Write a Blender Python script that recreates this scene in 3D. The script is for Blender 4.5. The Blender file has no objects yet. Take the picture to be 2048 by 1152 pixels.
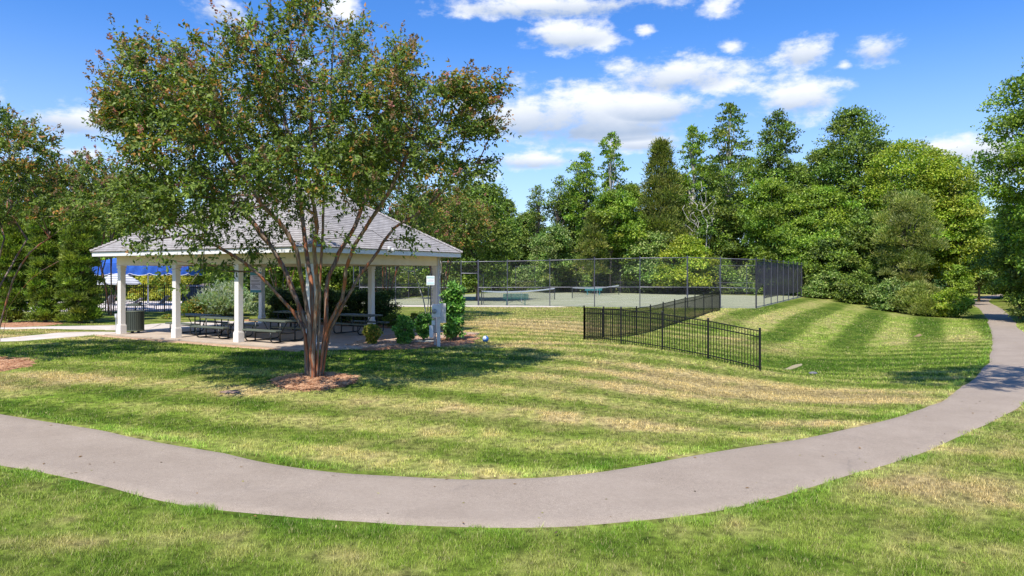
import bpy, math, random
import numpy as np
from mathutils import Vector, Matrix
random.seed(7); RNG = np.random.default_rng(11)
S = bpy.context.scene; COL = S.collection
R = math.radians
# ---------------------------------------------------------------- camera, sky, sun, exposure
CH = 2.4; F = 1400.0; HY = 547.0
cam = bpy.data.objects.new("camera", bpy.data.cameras.new("camera")); COL.objects.link(cam)
cam.location = (0, 0, CH); cam.rotation_euler = (R(90), 0, 0)
cam.data.sensor_width = 36; cam.data.lens = 36*F/2048; cam.data.shift_y = -29/2048
cam.data.clip_start = 0.1; cam.data.clip_end = 4000
S.camera = cam
S.view_settings.view_transform = 'Standard'; S.view_settings.look = 'None'
S.view_settings.exposure = 0.40; S.view_settings.gamma = 1
SUN_EL = 56; sx, sy = -0.34, -0.94
sd = Vector((sx*math.cos(R(SUN_EL)), sy*math.cos(R(SUN_EL)), math.sin(R(SUN_EL)))).normalized()
sun = bpy.data.objects.new("sun", bpy.data.lights.new("sun", 'SUN')); COL.objects.link(sun)
sun.data.energy = 4.9; sun.data.angle = R(0.5); sun.data.color = (1, .95, .86)
sun.rotation_euler = sd.to_track_quat('Z', 'Y').to_euler()

W = bpy.data.worlds.new("World"); S.world = W; W.use_nodes = True
nt = W.node_tree; nt.nodes.clear()
def NN(nt, t, **k):
    n = nt.nodes.new(t)
    for a, b in k.items(): setattr(n, a, b)
    return n
def LK(nt, a, b): nt.links.new(a, b)
def M_(nt, op, a, b=None, c=None, clamp=False):
    n = NN(nt, 'ShaderNodeMath', operation=op, use_clamp=clamp)
    for i, v in enumerate((a, b, c)):
        if v is None: continue
        if isinstance(v, (int, float)): n.inputs[i].default_value = v
        else: LK(nt, v, n.inputs[i])
    return n.outputs[0]
def V_(nt, op, a, b=None):
    n = NN(nt, 'ShaderNodeVectorMath', operation=op)
    for i, v in enumerate((a, b)):
        if v is None: continue
        if isinstance(v, (tuple, list)): n.inputs[i].default_value = v
        else: LK(nt, v, n.inputs[i])
    return n.outputs['Value'] if op in ('LENGTH', 'DOT_PRODUCT') else n.outputs[0]
def MIXC(nt, f, a, b, bt='MIX'):
    n = NN(nt, 'ShaderNodeMix', data_type='RGBA', blend_type=bt)
    for s, v in ((n.inputs['Factor'], f), (n.inputs[6], a), (n.inputs[7], b)):
        if isinstance(v, (int, float)): s.default_value = v
        elif isinstance(v, (tuple, list)): s.default_value = (*v[:3], 1)
        else: LK(nt, v, s)
    return n.outputs[2]
def RAMP(nt, f, lo, hi):
    n = NN(nt, 'ShaderNodeMapRange', interpolation_type='SMOOTHSTEP')
    LK(nt, f, n.inputs[0]); n.inputs[1].default_value = lo; n.inputs[2].default_value = hi
    return n.outputs[0]
sky = NN(nt, 'ShaderNodeTexSky', sky_type='NISHITA', sun_disc=False)
sky.sun_elevation = R(SUN_EL); sky.sun_rotation = math.atan2(sx, sy) % (2*math.pi)
sky.air_density = 1.0; sky.dust_density = 0.4; sky.ozone_density = 2.0
tc = NN(nt, 'ShaderNodeTexCoord')
sp = NN(nt, 'ShaderNodeSeparateXYZ'); LK(nt, tc.outputs['Generated'], sp.inputs[0])
az = M_(nt, 'ARCTAN2', sp.outputs[0], sp.outputs[1]); el = M_(nt, 'ARCSINE', sp.outputs[2])
cb = NN(nt, 'ShaderNodeCombineXYZ'); LK(nt, az, cb.inputs[0]); LK(nt, el, cb.inputs[1])
ae = cb.outputs[0]
n1 = NN(nt, 'ShaderNodeTexNoise'); n1.inputs['Scale'].default_value = 9; n1.inputs['Detail'].default_value = 9; n1.inputs['Roughness'].default_value = .62
mp = V_(nt, 'MULTIPLY', ae, (1, 1.9, 1)); LK(nt, mp, n1.inputs['Vector'])
n2 = NN(nt, 'ShaderNodeTexNoise'); n2.inputs['Scale'].default_value = 34; n2.inputs['Detail'].default_value = 7; n2.inputs['Roughness'].default_value = .6
LK(nt, mp, n2.inputs['Vector'])
nz = M_(nt, 'ADD', M_(nt, 'MULTIPLY', M_(nt, 'SUBTRACT', n1.outputs[0], .5), 3.4), M_(nt, 'MULTIPLY', M_(nt, 'SUBTRACT', n2.outputs[0], .5), 1.5))
clouds = [(1190,226,225,56,1.3),(1070,238,120,38,1.2),(1320,214,130,34,1.1),(1210,262,160,26,1.1),(1130,70,115,34,.8),(1200,80,60,26,.7),(1350,150,150,40,.75),(1440,175,90,26,.7),(1250,135,70,24,.6),
  (1605,103,55,34,.8),(1755,98,62,34,.8),(1690,128,22,12,.5),(1600,195,100,42,.75),(1470,92,34,18,.6),(1440,18,50,28,.6),(1120,12,260,24,.9),(960,20,80,28,.7),
  (430,22,75,40,.85),(690,20,46,34,.7),(140,240,120,32,1.0),(225,252,60,22,.8),(170,312,70,20,.85),(290,320,70,16,.6),(1060,322,110,20,.8),(1290,282,110,24,.8),(1150,300,60,14,.5),
  (1950,300,110,36,1.0),(2010,270,50,24,.7),(1290,60,26,18,.45),(960,355,60,16,.5),(1930,350,110,14,.6),(600,120,60,20,.4),(-150,180,160,50,1.),(2300,150,140,50,1.),(2350,60,80,30,.8)]
cm = None; cs = None
for (px, py, rx, ry, g) in clouds:
    x, z = (px-1024)/F, (HY-py)/F; a0 = math.atan2(x, 1); e0 = math.atan2(z, math.hypot(x, 1)); k = math.cos(a0)**2
    v = V_(nt, 'MULTIPLY', V_(nt, 'SUBTRACT', ae, (a0, e0, 0)), (F/(rx*k), F/(ry*math.cos(a0)), 0))
    m = M_(nt, 'MULTIPLY_ADD', V_(nt, 'LENGTH', v), -1.0, .55+g*.55)
    cm = m if cm is None else M_(nt, 'MAXIMUM', cm, m)
    if g >= .75:
        s2 = NN(nt, 'ShaderNodeSeparateXYZ'); LK(nt, v, s2.inputs[0])
        w_ = M_(nt, 'MULTIPLY', RAMP(nt, m, -.1, .5), M_(nt, 'MULTIPLY_ADD', s2.outputs[1], -.95, .35, clamp=True))
        cs = w_ if cs is None else M_(nt, 'MAXIMUM', cs, w_)
dens = RAMP(nt, M_(nt, 'ADD', cm, nz), -.15, .85)
dens = M_(nt, 'MULTIPLY', dens, .95)
hs = NN(nt, 'ShaderNodeHueSaturation'); hs.inputs['Saturation'].default_value = 1.28; hs.inputs['Value'].default_value = 1.0
LK(nt, sky.outputs[0], hs.inputs['Color'])
skyc = MIXC(nt, 1.0, hs.outputs[0], (.70, .87, 1.17), 'MULTIPLY')
shn = M_(nt, 'ADD', cs, M_(nt, 'MULTIPLY', M_(nt, 'SUBTRACT', n1.outputs[0], .5), -.9), clamp=True)
cc = MIXC(nt, shn, (5.7, 5.85, 6.1), (2.5, 3.1, 4.1))
skyc = MIXC(nt, M_(nt, 'MULTIPLY', RAMP(nt, el, .34, .0), .55), skyc, (4.3, 5.1, 6.0))
fin = MIXC(nt, dens, skyc, cc)
bg = NN(nt, 'ShaderNodeBackground'); bg.inputs[1].default_value = .14; LK(nt, fin, bg.inputs[0])
wo = NN(nt, 'ShaderNodeOutputWorld'); LK(nt, bg.outputs[0], wo.inputs[0])

# ---------------------------------------------------------------- helpers
def tag(o, label=None, cat=None, group=None, kind=None):
    for k, v in (('label', label), ('category', cat), ('group', group), ('kind', kind)):
        if v: o[k] = v
    return o
def thing(name, label, cat, loc=(0, 0, 0), rz=0, group=None):
    o = bpy.data.objects.new(name, None); COL.objects.link(o); o.empty_display_size = .3
    o.location = loc; o.rotation_euler = (0, 0, rz)
    return tag(o, label, cat, group)
def copy_tree(o, parent=None):
    c = o.copy(); COL.objects.link(c)
    if parent is not None: c.parent = parent
    for ch in [q for q in bpy.data.objects if q.parent == o]: copy_tree(ch, c)
    return c
class MB:
    def __init__(s): s.v = []; s.f = []
    def add(s, vs, fs):
        b = len(s.v); s.v += [tuple(v) for v in vs]; s.f += [tuple(i+b for i in f) for f in fs]; return s
    def box(s, c, d, rz=0, ry=0, rx=0, taper=1.0):
        m = Matrix.Translation(c) @ Matrix.Rotation(rz, 4, 'Z') @ Matrix.Rotation(ry, 4, 'Y') @ Matrix.Rotation(rx, 4, 'X')
        vs = []
        for z in (-.5, .5):
            t = taper if z > 0 else 1
            for x, y in ((-.5, -.5), (.5, -.5), (.5, .5), (-.5, .5)): vs.append(m @ Vector((x*d[0]*t, y*d[1]*t, z*d[2])))
        return s.add(vs, [(3, 2, 1, 0), (4, 5, 6, 7), (0, 1, 5, 4), (1, 2, 6, 5), (2, 3, 7, 6), (3, 0, 4, 7)])
    def tube(s, pts, r, n=8, cap=True):
        pts = [Vector(p) for p in pts]; rs = r if isinstance(r, (list, tuple)) else [r]*len(pts)
        b = len(s.v); ref = None
        for i, p in enumerate(pts):
            t = (pts[min(i+1, len(pts)-1)]-pts[max(i-1, 0)]).normalized()
            if ref is None: ref = Vector((1, 0, 0)) if abs(t.x) < .8 else Vector((0, 1, 0))
            a = t.cross(ref).normalized(); c = t.cross(a).normalized(); ref = c.cross(t).normalized()*1; ref = -t.cross(a) if False else ref
            for k in range(n):
                q = 2*math.pi*k/n; s.v.append(tuple(p+(a*math.cos(q)+c*math.sin(q))*rs[i]))
        for i in range(len(pts)-1):
            for k in range(n):
                s.f.append((b+i*n+k, b+i*n+(k+1) % n, b+(i+1)*n+(k+1) % n, b+(i+1)*n+k))
        if cap:
            s.f.append(tuple(b+k for k in range(n))[::-1]); s.f.append(tuple(b+(len(pts)-1)*n+k for k in range(n)))
        return s
    def lathe(s, prof, n=16, c=(0, 0, 0)):
        b = len(s.v)
        for r, z in prof:
            for k in range(n):
                q = 2*math.pi*k/n; s.v.append((c[0]+r*math.cos(q), c[1]+r*math.sin(q), c[2]+z))
        for i in range(len(prof)-1):
            for k in range(n): s.f.append((b+i*n+k, b+i*n+(k+1) % n, b+(i+1)*n+(k+1) % n, b+(i+1)*n+k))
        s.f.append(tuple(b+k for k in range(n))[::-1]); s.f.append(tuple(b+(len(prof)-1)*n+k for k in range(n)))
        return s
    def prism(s, poly, z0, z1):
        n = len(poly)
        return s.add([(x, y, z0) for x, y in poly]+[(x, y, z1) for x, y in poly],
                     [tuple(range(n))[::-1], tuple(range(n, 2*n))]+[(i, (i+1) % n, n+(i+1) % n, n+i) for i in range(n)])
    def build(s, name, mat, parent=None, smooth=False, bevel=0, off=None):
        me = bpy.data.meshes.new(name)
        vs = s.v if off is None else [(v[0]-off[0], v[1]-off[1], v[2]-off[2]) for v in s.v]
        me.from_pydata(vs, [], s.f); me.update()
        me.materials.append(mat)
        o = bpy.data.objects.new(name, me); COL.objects.link(o)
        if parent is not None: o.parent = parent
        if smooth: me.shade_smooth()
        if bevel:
            m = o.modifiers.new('bevel', 'BEVEL'); m.width = bevel; m.segments = 2; m.limit_method = 'ANGLE'
        return o
def npmesh(name, V, Fq, mat, parent=None, col=None, smooth=False):
    """V (n,3) array, Fq (m,k) face index array, col (n,3) point colours"""
    me = bpy.data.meshes.new(name); n = len(V); m, k = Fq.shape
    me.vertices.add(n); me.vertices.foreach_set('co', V.astype(np.float32).ravel())
    me.loops.add(m*k); me.loops.foreach_set('vertex_index', Fq.astype(np.int32).ravel())
    me.polygons.add(m); me.polygons.foreach_set('loop_start', (np.arange(m)*k).astype(np.int32))
    me.update(calc_edges=True)
    if smooth: me.shade_smooth()
    else: me.shade_flat()
    if col is not None:
        a = me.color_attributes.new('col', 'FLOAT_COLOR', 'POINT')
        c4 = np.ones((n, 4), np.float32); c4[:, :3] = col; a.data.foreach_set('color', c4.ravel())
    me.materials.append(mat)
    o = bpy.data.objects.new(name, me); COL.objects.link(o)
    if parent is not None: o.parent = parent
    return o
def mat(name, c1, c2=None, scale=8, rough=.6, bump=0, bscale=60, spec=.4, metal=0, stretch=(1, 1, 1), attr=False, trans=0, detail=5, bdist=.01):
    m = bpy.data.materials.new(name); m.use_nodes = True; t = m.node_tree; p = t.nodes['Principled BSDF']
    p.inputs['Roughness'].default_value = rough; p.inputs['Metallic'].default_value = metal
    p.inputs['Specular IOR Level'].default_value = spec
    tcn = NN(t, 'ShaderNodeTexCoord'); vec = V_(t, 'MULTIPLY', tcn.outputs['Object'], stretch)
    if attr:
        a = NN(t, 'ShaderNodeAttribute', attribute_name='col'); c = a.outputs['Color']
        n = NN(t, 'ShaderNodeTexNoise'); n.inputs['Scale'].default_value = scale; n.inputs['Detail'].default_value = detail; LK(t, vec, n.inputs['Vector'])
        f = M_(t, 'MULTIPLY_ADD', n.outputs[0], 3.0, -.5, clamp=False)
        if attr == 2: c = MIXC(t, 1.0, c, f, 'MULTIPLY')
    elif c2 is not None:
        n = NN(t, 'ShaderNodeTexNoise'); n.inputs['Scale'].default_value = scale; n.inputs['Detail'].default_value = detail; n.inputs['Roughness'].default_value = .65
        LK(t, vec, n.inputs['Vector'])
        c = MIXC(t, RAMP(t, n.outputs[0], .32, .68), c1, c2)
    else: c = None
    if c is not None: LK(t, c, p.inputs['Base Color'])
    else: p.inputs['Base Color'].default_value = (*c1, 1)
    if bump:
        n = NN(t, 'ShaderNodeTexNoise'); n.inputs['Scale'].default_value = bscale; n.inputs['Detail'].default_value = 6; LK(t, vec, n.inputs['Vector'])
        b = NN(t, 'ShaderNodeBump'); b.inputs['Strength'].default_value = bump; b.inputs['Distance'].default_value = bdist
        LK(t, n.outputs[0], b.inputs['Height']); LK(t, b.outputs[0], p.inputs['Normal'])
    if trans:
        tr = NN(t, 'ShaderNodeBsdfTranslucent'); mx = NN(t, 'ShaderNodeMixShader'); mx.inputs[0].default_value = trans
        if c is not None: LK(t, MIXC(t, 1.0, c, (1.25, 1.35, .55), 'MULTIPLY'), tr.inputs[0])
        else: tr.inputs[0].default_value = (*c1, 1)
        LK(t, p.outputs[0], mx.inputs[1]); LK(t, tr.outputs[0], mx.inputs[2])
        LK(t, mx.outputs[0], t.nodes['Material Output'].inputs[0])
    return m
def alpha_pattern(name, color, kind, cover=.14, rough=.5, metal=.6):
    """chain link wire / mesh cloth: real transparency between threads, pattern fixed to the surface (UV in metres)"""
    m = bpy.data.materials.new(name); m.use_nodes = True; t = m.node_tree; p = t.nodes['Principled BSDF']
    p.inputs['Base Color'].default_value = (*color, 1); p.inputs['Roughness'].default_value = rough; p.inputs['Metallic'].default_value = metal
    uv = NN(t, 'ShaderNodeUVMap'); s = NN(t, 'ShaderNodeSeparateXYZ'); LK(t, uv.outputs[0], s.inputs[0])
    if kind == 'link':
        a = M_(t, 'ADD', s.outputs[0], s.outputs[1]); b = M_(t, 'SUBTRACT', s.outputs[0], s.outputs[1]); pitch = .075
    else: a, b, pitch = s.outputs[0], s.outputs[1], (.045 if kind == 'net' else .012)
    def line(v): return M_(t, 'LESS_THAN', M_(t, 'FRACT', M_(t, 'ADD', M_(t, 'DIVIDE', v, pitch), 1000)), cover)
    k = M_(t, 'MAXIMUM', line(a), line(b))
    if kind == 'cloth':
        n = NN(t, 'ShaderNodeTexNoise'); n.inputs['Scale'].default_value = .8; n.inputs['Detail'].default_value = 4; LK(t, uv.outputs[0], n.inputs['Vector'])
        LK(t, MIXC(t, RAMP(t, n.outputs[0], .3, .7), color, tuple(c*1.7 for c in color)), p.inputs['Base Color'])
    LK(t, k, p.inputs['Alpha'])
    return m
def sheet(name, quads, matl, parent, off=(0, 0, 0), uvs=None):
    """list of quads (4 points), UV in metres (horizontal run, height)"""
    me = bpy.data.meshes.new(name); vs = []; fs = []; uu = []; run = 0
    for q in quads:
        b = len(vs); vs += [tuple(Vector(p)-Vector(off)) for p in q]; fs.append((b, b+1, b+2, b+3))
        L = math.hypot(q[1][0]-q[0][0], q[1][1]-q[0][1]); uu += [(run, q[0][2]), (run+L, q[1][2]), (run+L, q[2][2]), (run, q[3][2])]; run += L
    me.from_pydata(vs, [], fs); u = me.uv_layers.new(name='UVMap')
    for i, c in enumerate(uu): u.data[i].uv = c
    me.materials.append(matl); o = bpy.data.objects.new(name, me); COL.objects.link(o); o.parent = parent
    return o

# ---------------------------------------------------------------- terrain
def P(px, py, Y): return ((px-1024)/F*Y, Y, CH-(py-HY)/F*Y)
def Q(px, py, z):
    Y = F*(CH-z)/(py-HY); return ((px-1024)/F*Y, Y, z)
Ax, Ay = .870, -.493     # pavilion long axis u
Bx, By = .493, .870      # pavilion short axis v
PL = (-15.56, 27.9)
def pav(a, b, z=0): return (PL[0]+a*Ax+b*Bx, PL[1]+a*Ay+b*By, z)
COURT = [(16.95, 48.6), (14.6, 49.0), (12.3, 49.1), (9.1, 49.8), (6.0, 50.9), (2.8, 51.8), (-.35, 52.5), (-4, 52.8), (-12.0, 53.2), (-13.3, 62.0), (.5, 94.5), (31.3, 74.7)]
inner = [(-34,25),(-20,19.0)] + [Q(0,823,-.43)[:2],Q(100,836,-.45)[:2],Q(230,858,-.47)[:2],Q(350,882,-.5)[:2],Q(440,895,-.52)[:2],Q(540,918,-.55)[:2],Q(650,935,-.57)[:2],Q(770,950,-.6)[:2],Q(900,957,-.6)[:2],
  Q(1040,958,-.6)[:2],Q(1160,948,-.6)[:2],Q(1280,930,-.6)[:2],Q(1400,905,-.6)[:2],Q(1500,890,-.6)[:2],Q(1600,875,-.6)[:2],Q(1700,855,-.62)[:2],Q(1800,830,-.63)[:2],Q(1880,800,-.65)[:2],Q(1930,765,-.7)[:2],
  Q(1960,740,-.72)[:2],Q(1978,700,-.75)[:2],(23.2,34),(26.5,39),(33.9,50),(41,61),(51.0,78),(58.5,90),(71,105),(90,118)]
outer = [(-36,21.5),(-18,13.9)] + [Q(0,930,-.43)[:2],Q(100,950,-.45)[:2],Q(200,970,-.47)[:2],Q(330,1005,-.5)[:2],Q(430,1020,-.52)[:2],Q(520,1030,-.55)[:2],Q(600,1042,-.57)[:2],Q(700,1052,-.6)[:2],Q(800,1060,-.6)[:2],Q(960,1065,-.6)[:2],
  Q(1100,1063,-.6)[:2],Q(1250,1052,-.6)[:2],Q(1400,1036,-.6)[:2],Q(1500,1015,-.6)[:2],Q(1600,990,-.6)[:2],Q(1700,960,-.62)[:2],Q(1800,930,-.62)[:2],Q(1900,895,-.63)[:2],Q(1990,850,-.64)[:2],Q(2048,820,-.66)[:2],
  (14.9,19.3),(21.6,28.3),(25.3,34),(28.5,39),(36,50),(43.3,61),(53.6,78),(61.2,90),(72.8,103),(91,116)]
def resample(pl, n):
    p = np.array(pl); d = np.r_[0, np.cumsum(np.hypot(*np.diff(p, axis=0).T))]
    # catmull-like smoothing through dense cubic
    t = np.linspace(0, d[-1], n); return np.c_[np.interp(t, d, p[:, 0]), np.interp(t, d, p[:, 1])]
def smoothpl(pl, it=2):
    p = np.array(pl, float)
    for _ in range(it):
        q = np.empty((2*len(p)-2, 2)); q[0::2] = p[:-1]*.75+p[1:]*.25; q[1::2] = p[:-1]*.25+p[1:]*.75
        p = np.vstack([p[:1], q, p[-1:]])
    return p
inner_s = smoothpl(inner); outer_s = smoothpl(outer)
ctrl = []
for a in (-1, 2, 5, 8, 11.5):
    for b in (-1, 3, 8): ctrl.append(pav(a, b, -.04))
def zpath(y, x):
    return float(np.interp(x, [-34, -10, -3, 5, 9, 13, 20, 27, 34, 43, 90], [-.3, -.43, -.58, -.6, -.62, -.7, -.75, -.78, -.92, -1.0, -1.0]))
for pl in (inner, outer):
    for x, y in pl: ctrl.append((x, y, zpath(y, x)))
ctrl += [Q(627,755,-.15), Q(-60,725,-.1), Q(300,740,-.1), Q(900,760,-.2), Q(1150,800,-.35), (-6, 20.6, -.1), (-2, 24, -.07), (0, 27, -.05), (-20, 30, -.0), (-26, 40, 0), (-14, 42, 0), (-40, 60, 0), (0, 35, 0), (5, 42, 0), (-5, 42, 0),(-8,47,0)]
ctrl += [(2.73,26.5,-.12),(3.9,25.1,-.11),(5.0,23.8,-.18),(6.25,22.4,-.32),(7.47,21.1,-.54),(5.6,31.4,-.37),(6.55,33,-.37),(7.5,34.7,-.3),(9.4,38,-.15),(10.4,39.6,-.13),(11.3,41.2,-.05),(12.25,42.9,.02),(13.2,44.5,.03)]
for x, y in COURT: ctrl.append((x, y, -.03))
ctrl += [(8, 60, -.03), (14, 70, -.03), (0, 70, -.03), (24, 61.6, -.03), (20.5, 55, -.03), (28, 68, -.03), (-3, 62, -.03)]
ctrl += [P(1700,609,66), P(1780,622,62), P(1850,633,58), (45, 85, -.9), (22.5, 52, -.3), (27, 60, -.2)]
ctrl += [Q(1551,737,-1.0), Q(1605,727,-1.02), Q(1645,711,-1.05), Q(1740,694,-1.08), Q(1830,671,-1.1), Q(1900,650,-1.1)]
ctrl += [Q(1620,655,-.62), Q(1560,690,-.85), Q(1700,650,-.62), Q(1760,650,-.8), (12, 38, -.55)]
ctrl += [Q(1850,720,-.88), Q(1700,755,-.85), Q(1600,790,-.74), Q(1400,820,-.6), Q(1300,780,-.42), Q(1450,760,-.55), Q(1900,690,-.85)]
ctrl += [(-9, 4, -.5), (0, 4, -.62), (9, 4, -.62), (16, 12, -.6), (24, 20, -.6), (34, 34, -.7), (-20, 6, -.45), (0, -10, -.6), (-30, -10, -.5), (30, -10, -.5), (45, 45, -.8), (60, 70, -.9)]
ctrl += [(-60, 60, 0), (-60, 110, 0), (0, 115, -.1), (40, 110, -.5), (-60, 20, -.1), (80, 60, -.9), (30, 90, -.3), (-25, 80, 0)]
CT = np.array(ctrl)
_, ui = np.unique(np.round(CT[:, :2], 1), axis=0, return_index=True); CT = CT[ui]
def phi(r2): return np.where(r2 > 1e-12, .5*r2*np.log(r2+1e-12), 0)
n_ = len(CT); K = phi(((CT[:, None, :2]-CT[None, :, :2])**2).sum(-1)) + np.eye(n_)*.8
A = np.zeros((n_+3, n_+3)); A[:n_, :n_] = K; A[:n_, n_] = 1; A[:n_, n_+1:] = CT[:, :2]; A[n_:, :n_] = A[:n_, n_:].T
SOL = np.linalg.solve(A, np.r_[CT[:, 2], 0, 0, 0])
def inpoly(x, y, poly):
    x = np.asarray(x); y = np.asarray(y); c = np.zeros(x.shape, bool); n = len(poly)
    for i in range(n):
        x1, y1 = poly[i]; x2, y2 = poly[(i+1) % n]
        if y1 == y2: continue
        c ^= ((y1 > y) != (y2 > y)) & (x < (x2-x1)*(y-y1)/(y2-y1)+x1)
    return c
def dpoly(x, y, poly, closed=True):
    d = np.full(np.shape(x), 1e9); n = len(poly)
    for i in range(n if closed else n-1):
        x1, y1 = poly[i]; x2, y2 = poly[(i+1) % n]; dx, dy = x2-x1, y2-y1
        t = np.clip(((x-x1)*dx+(y-y1)*dy)/(dx*dx+dy*dy+1e-9), 0, 1)
        d = np.minimum(d, np.hypot(x-x1-t*dx, y-y1-t*dy))
    return d
SLAB = [pav(-.45, -.42)[:2], pav(10.75, -.42)[:2], pav(12.2, 1.2)[:2], pav(12.2, 7.4)[:2], pav(-.45, 7.4)[:2]]
def zf(x, y):
    x = np.asarray(x, float); y = np.asarray(y, float); sh = x.shape; x = x.ravel(); y = y.ravel(); out = np.empty(len(x))
    for i in range(0, len(x), 40000):
        X = x[i:i+40000]; Y = y[i:i+40000]
        r2 = (X[:, None]-CT[None, :, 0])**2+(Y[:, None]-CT[None, :, 1])**2
        z = phi(r2) @ SOL[:n_] + SOL[n_]+SOL[n_+1]*X+SOL[n_+2]*Y
        far = np.hypot(X-5, Y-45); w = np.clip((far-70)/50, 0, 1); w = w*w*(3-2*w)
        z = z*(1-w)+w*(-.5)
        for poly, lv in ((COURT, -.04), (SLAB, -.06)):
            ins = inpoly(X, Y, poly); d = dpoly(X, Y, poly); w = np.where(ins, 1, np.clip(1-d/1.2, 0, 1)); w = w*w*(3-2*w)
            z = z*(1-w)+w*lv
        out[i:i+40000] = z
    return out.reshape(sh)
def z1(x, y): return float(zf(np.array([x]), np.array([y]))[0])
def hit(px, py):
    Ys = np.exp(np.linspace(math.log(4), math.log(160), 500)); X = (px-1024)/F*Ys; Z = CH-(py-HY)/F*Ys
    g = zf(X, Ys); i = int(np.argmax(Z < g))
    if i == 0: i = len(Ys)-1
    a = (Z[i-1]-g[i-1])/max(1e-9, (Z[i-1]-g[i-1])-(Z[i]-g[i])); Y = Ys[i-1]+a*(Ys[i]-Ys[i-1])
    return ((px-1024)/F*Y, Y, CH-(py-HY)/F*Y)
# smooth value noise
def vnoise(x, y, scale, seed=0):
    rg = np.random.default_rng(seed); G = rg.random((256, 256)); u = x/scale; v = y/scale
    iu = np.floor(u).astype(int); iv = np.floor(v).astype(int); fu = u-iu; fv = v-iv; fu = fu*fu*(3-2*fu); fv = fv*fv*(3-2*fv)
    g = lambda a, b: G[a % 256, b % 256]
    return (g(iu, iv)*(1-fu)+g(iu+1, iv)*fu)*(1-fv)+(g(iu, iv+1)*(1-fu)+g(iu+1, iv+1)*fu)*fv
def fbm(x, y, scale, seed=0, o=4):
    s = 0; a = .5; t = 0
    for i in range(o): s = s+a*vnoise(x, y, scale/2**i, seed+i); t += a; a *= .55
    return s/t
DRY = [(1580,790,3.2,1.3,.95),(1700,800,2.2,1.0,.85),(1330,745,2.6,1.4,.7),(1420,775,2.8,1.2,.75),(1250,850,2.5,.8,.5),(1530,700,1.5,1.2,.8),(1480,680,2.5,1.4,.7),(120,765,3.2,1.3,.9),(440,785,1.5,.6,.95),(560,778,1.2,.6,.6),
  (1000,650,4.5,3.2,.75),(1120,650,4.0,2.6,.7),(1050,690,3.,1.4,.4),(1900,985,1.6,.8,.95),(1780,965,.6,.35,.9),(60,668,5,2,.85),(980,690,2,1,.4),(1050,760,3,1,.5),(950,820,3.2,.8,.55),(1180,780,2.6,1,.5),(350,1075,.8,.3,.5),(650,1105,.6,.2,.6),(150,1090,1.0,.4,.45),
  (1200,950,2.,.15,.9),(1750,850,2.5,.5,.8),(800,900,2,.6,.45),(1900,680,2.,2.,.35),(1740,690,1,.8,.4),(2040,830,1.5,1,.4),(2000,900,1.5,.7,.4),(1600,630,2,2,.3),(1440,640,2.5,2,.5)]
DRYW = [(*hit(a, b)[:2], c, d, e) for a, b, c, d, e in DRY]
LUSH = [(1640,735,4,2.2,.9),(1800,720,5,3,.8),(1700,690,5,3,.5),(100,800,4,1.2,.7),(300,790,2.5,.8,.7),(250,700,9,3,.8),(700,720,5,3,.8),(1300,1090,2.5,.5,.7),(1650,1000,2,.6,.6),(450,1050,2,.7,.5),(1000,970,5,.2,.3),(1230,790,3,.5,.4),(1850,645,5,5,.6)]
LUSHW = [(*hit(a, b)[:2], c, d, e) for a, b, c, d, e in LUSH]
s1a = np.array(hit(0, 800)[:2]); s1b = np.array(hit(1150, 905)[:2]); sdv = (s1b-s1a)/np.hypot(*(s1b-s1a)); snv = np.array([-sdv[1], sdv[0]])
t1 = np.array(hit(1705, 612)[:2]); t2 = np.array(hit(1540, 705)[:2]); tdv = (t2-t1)/np.hypot(*(t2-t1)); tnv = np.array([-tdv[1], tdv[0]])
def lawn(x, y):
    """real colour of the turf: mowing bands, drought patches, lush patches"""
    wob = (fbm(x, y, 5, 3)-.5)
    q = (x-s1a[0])*snv[0]+(y-s1a[1])*snv[1]+wob*.9
    ph = np.sin(q*2*math.pi/1.75); st = .5+.5*np.tanh(ph*3.5)
    q2 = (x-t1[0])*tnv[0]+(y-t1[1])*tnv[1]+wob*.8; st2 = .5+.5*np.tanh(np.sin(q2*2*math.pi/3.3)*3)
    bank = np.clip((x-(9+.0*y))/2.5, 0, 1)*np.clip((y-(24+.35*x))/4, 0, 1)
    st = st*(1-bank)+st2*bank
    near = y < np.interp(x, outer_s[:, 0], outer_s[:, 1]); swale = np.exp(-((x-11)/3.5)**2-((y-27)/4)**2)
    amp = np.clip(.60+.22*bank, 0, 1)*np.where(near, .35, 1)*(1-.8*swale)
    dry = .41+.34*(fbm(x, y, 3.2, 20)-.5)+.85*(fbm(x, y, .38, 30, 3)-.5)+ .20*(fbm(x, y, 12, 40)-.5)
    for cx, cy, rx, ry, g in DRYW:
        dry = dry+g*.62*np.exp(-(((x-cx)/rx)**2+((y-cy)/ry)**2))*(.45+1.0*fbm(x, y, 1.3, 50))
    for cx, cy, rx, ry, g in LUSHW:
        dry = dry-g*.30*np.exp(-(((x-cx)/rx)**2+((y-cy)/ry)**2))
    dry = dry+(st-.5)*.48*amp
    # far lawn in front of the court is drier
    dry = dry+.22*np.clip((y-24)/6, 0, 1)*np.clip((6-x)/3, 0, 1)*np.clip((x+4)/3, 0, 1)
    dry = np.clip(dry, 0, 1)[..., None]
    g0 = np.array([.095, .175, .014]); g1 = np.array([.205, .275, .036]); g2 = np.array([.335, .330, .095]); g3 = np.array([.48, .37, .165])
    c = np.where(dry < .33, g0+(g1-g0)*dry/.33, np.where(dry < .66, g1+(g2-g1)*(dry-.33)/.33, g2+(g3-g2)*(dry-.66)/.34))
    return 1.07*c*(.76+.46*st[..., None]*amp[..., None])
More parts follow.
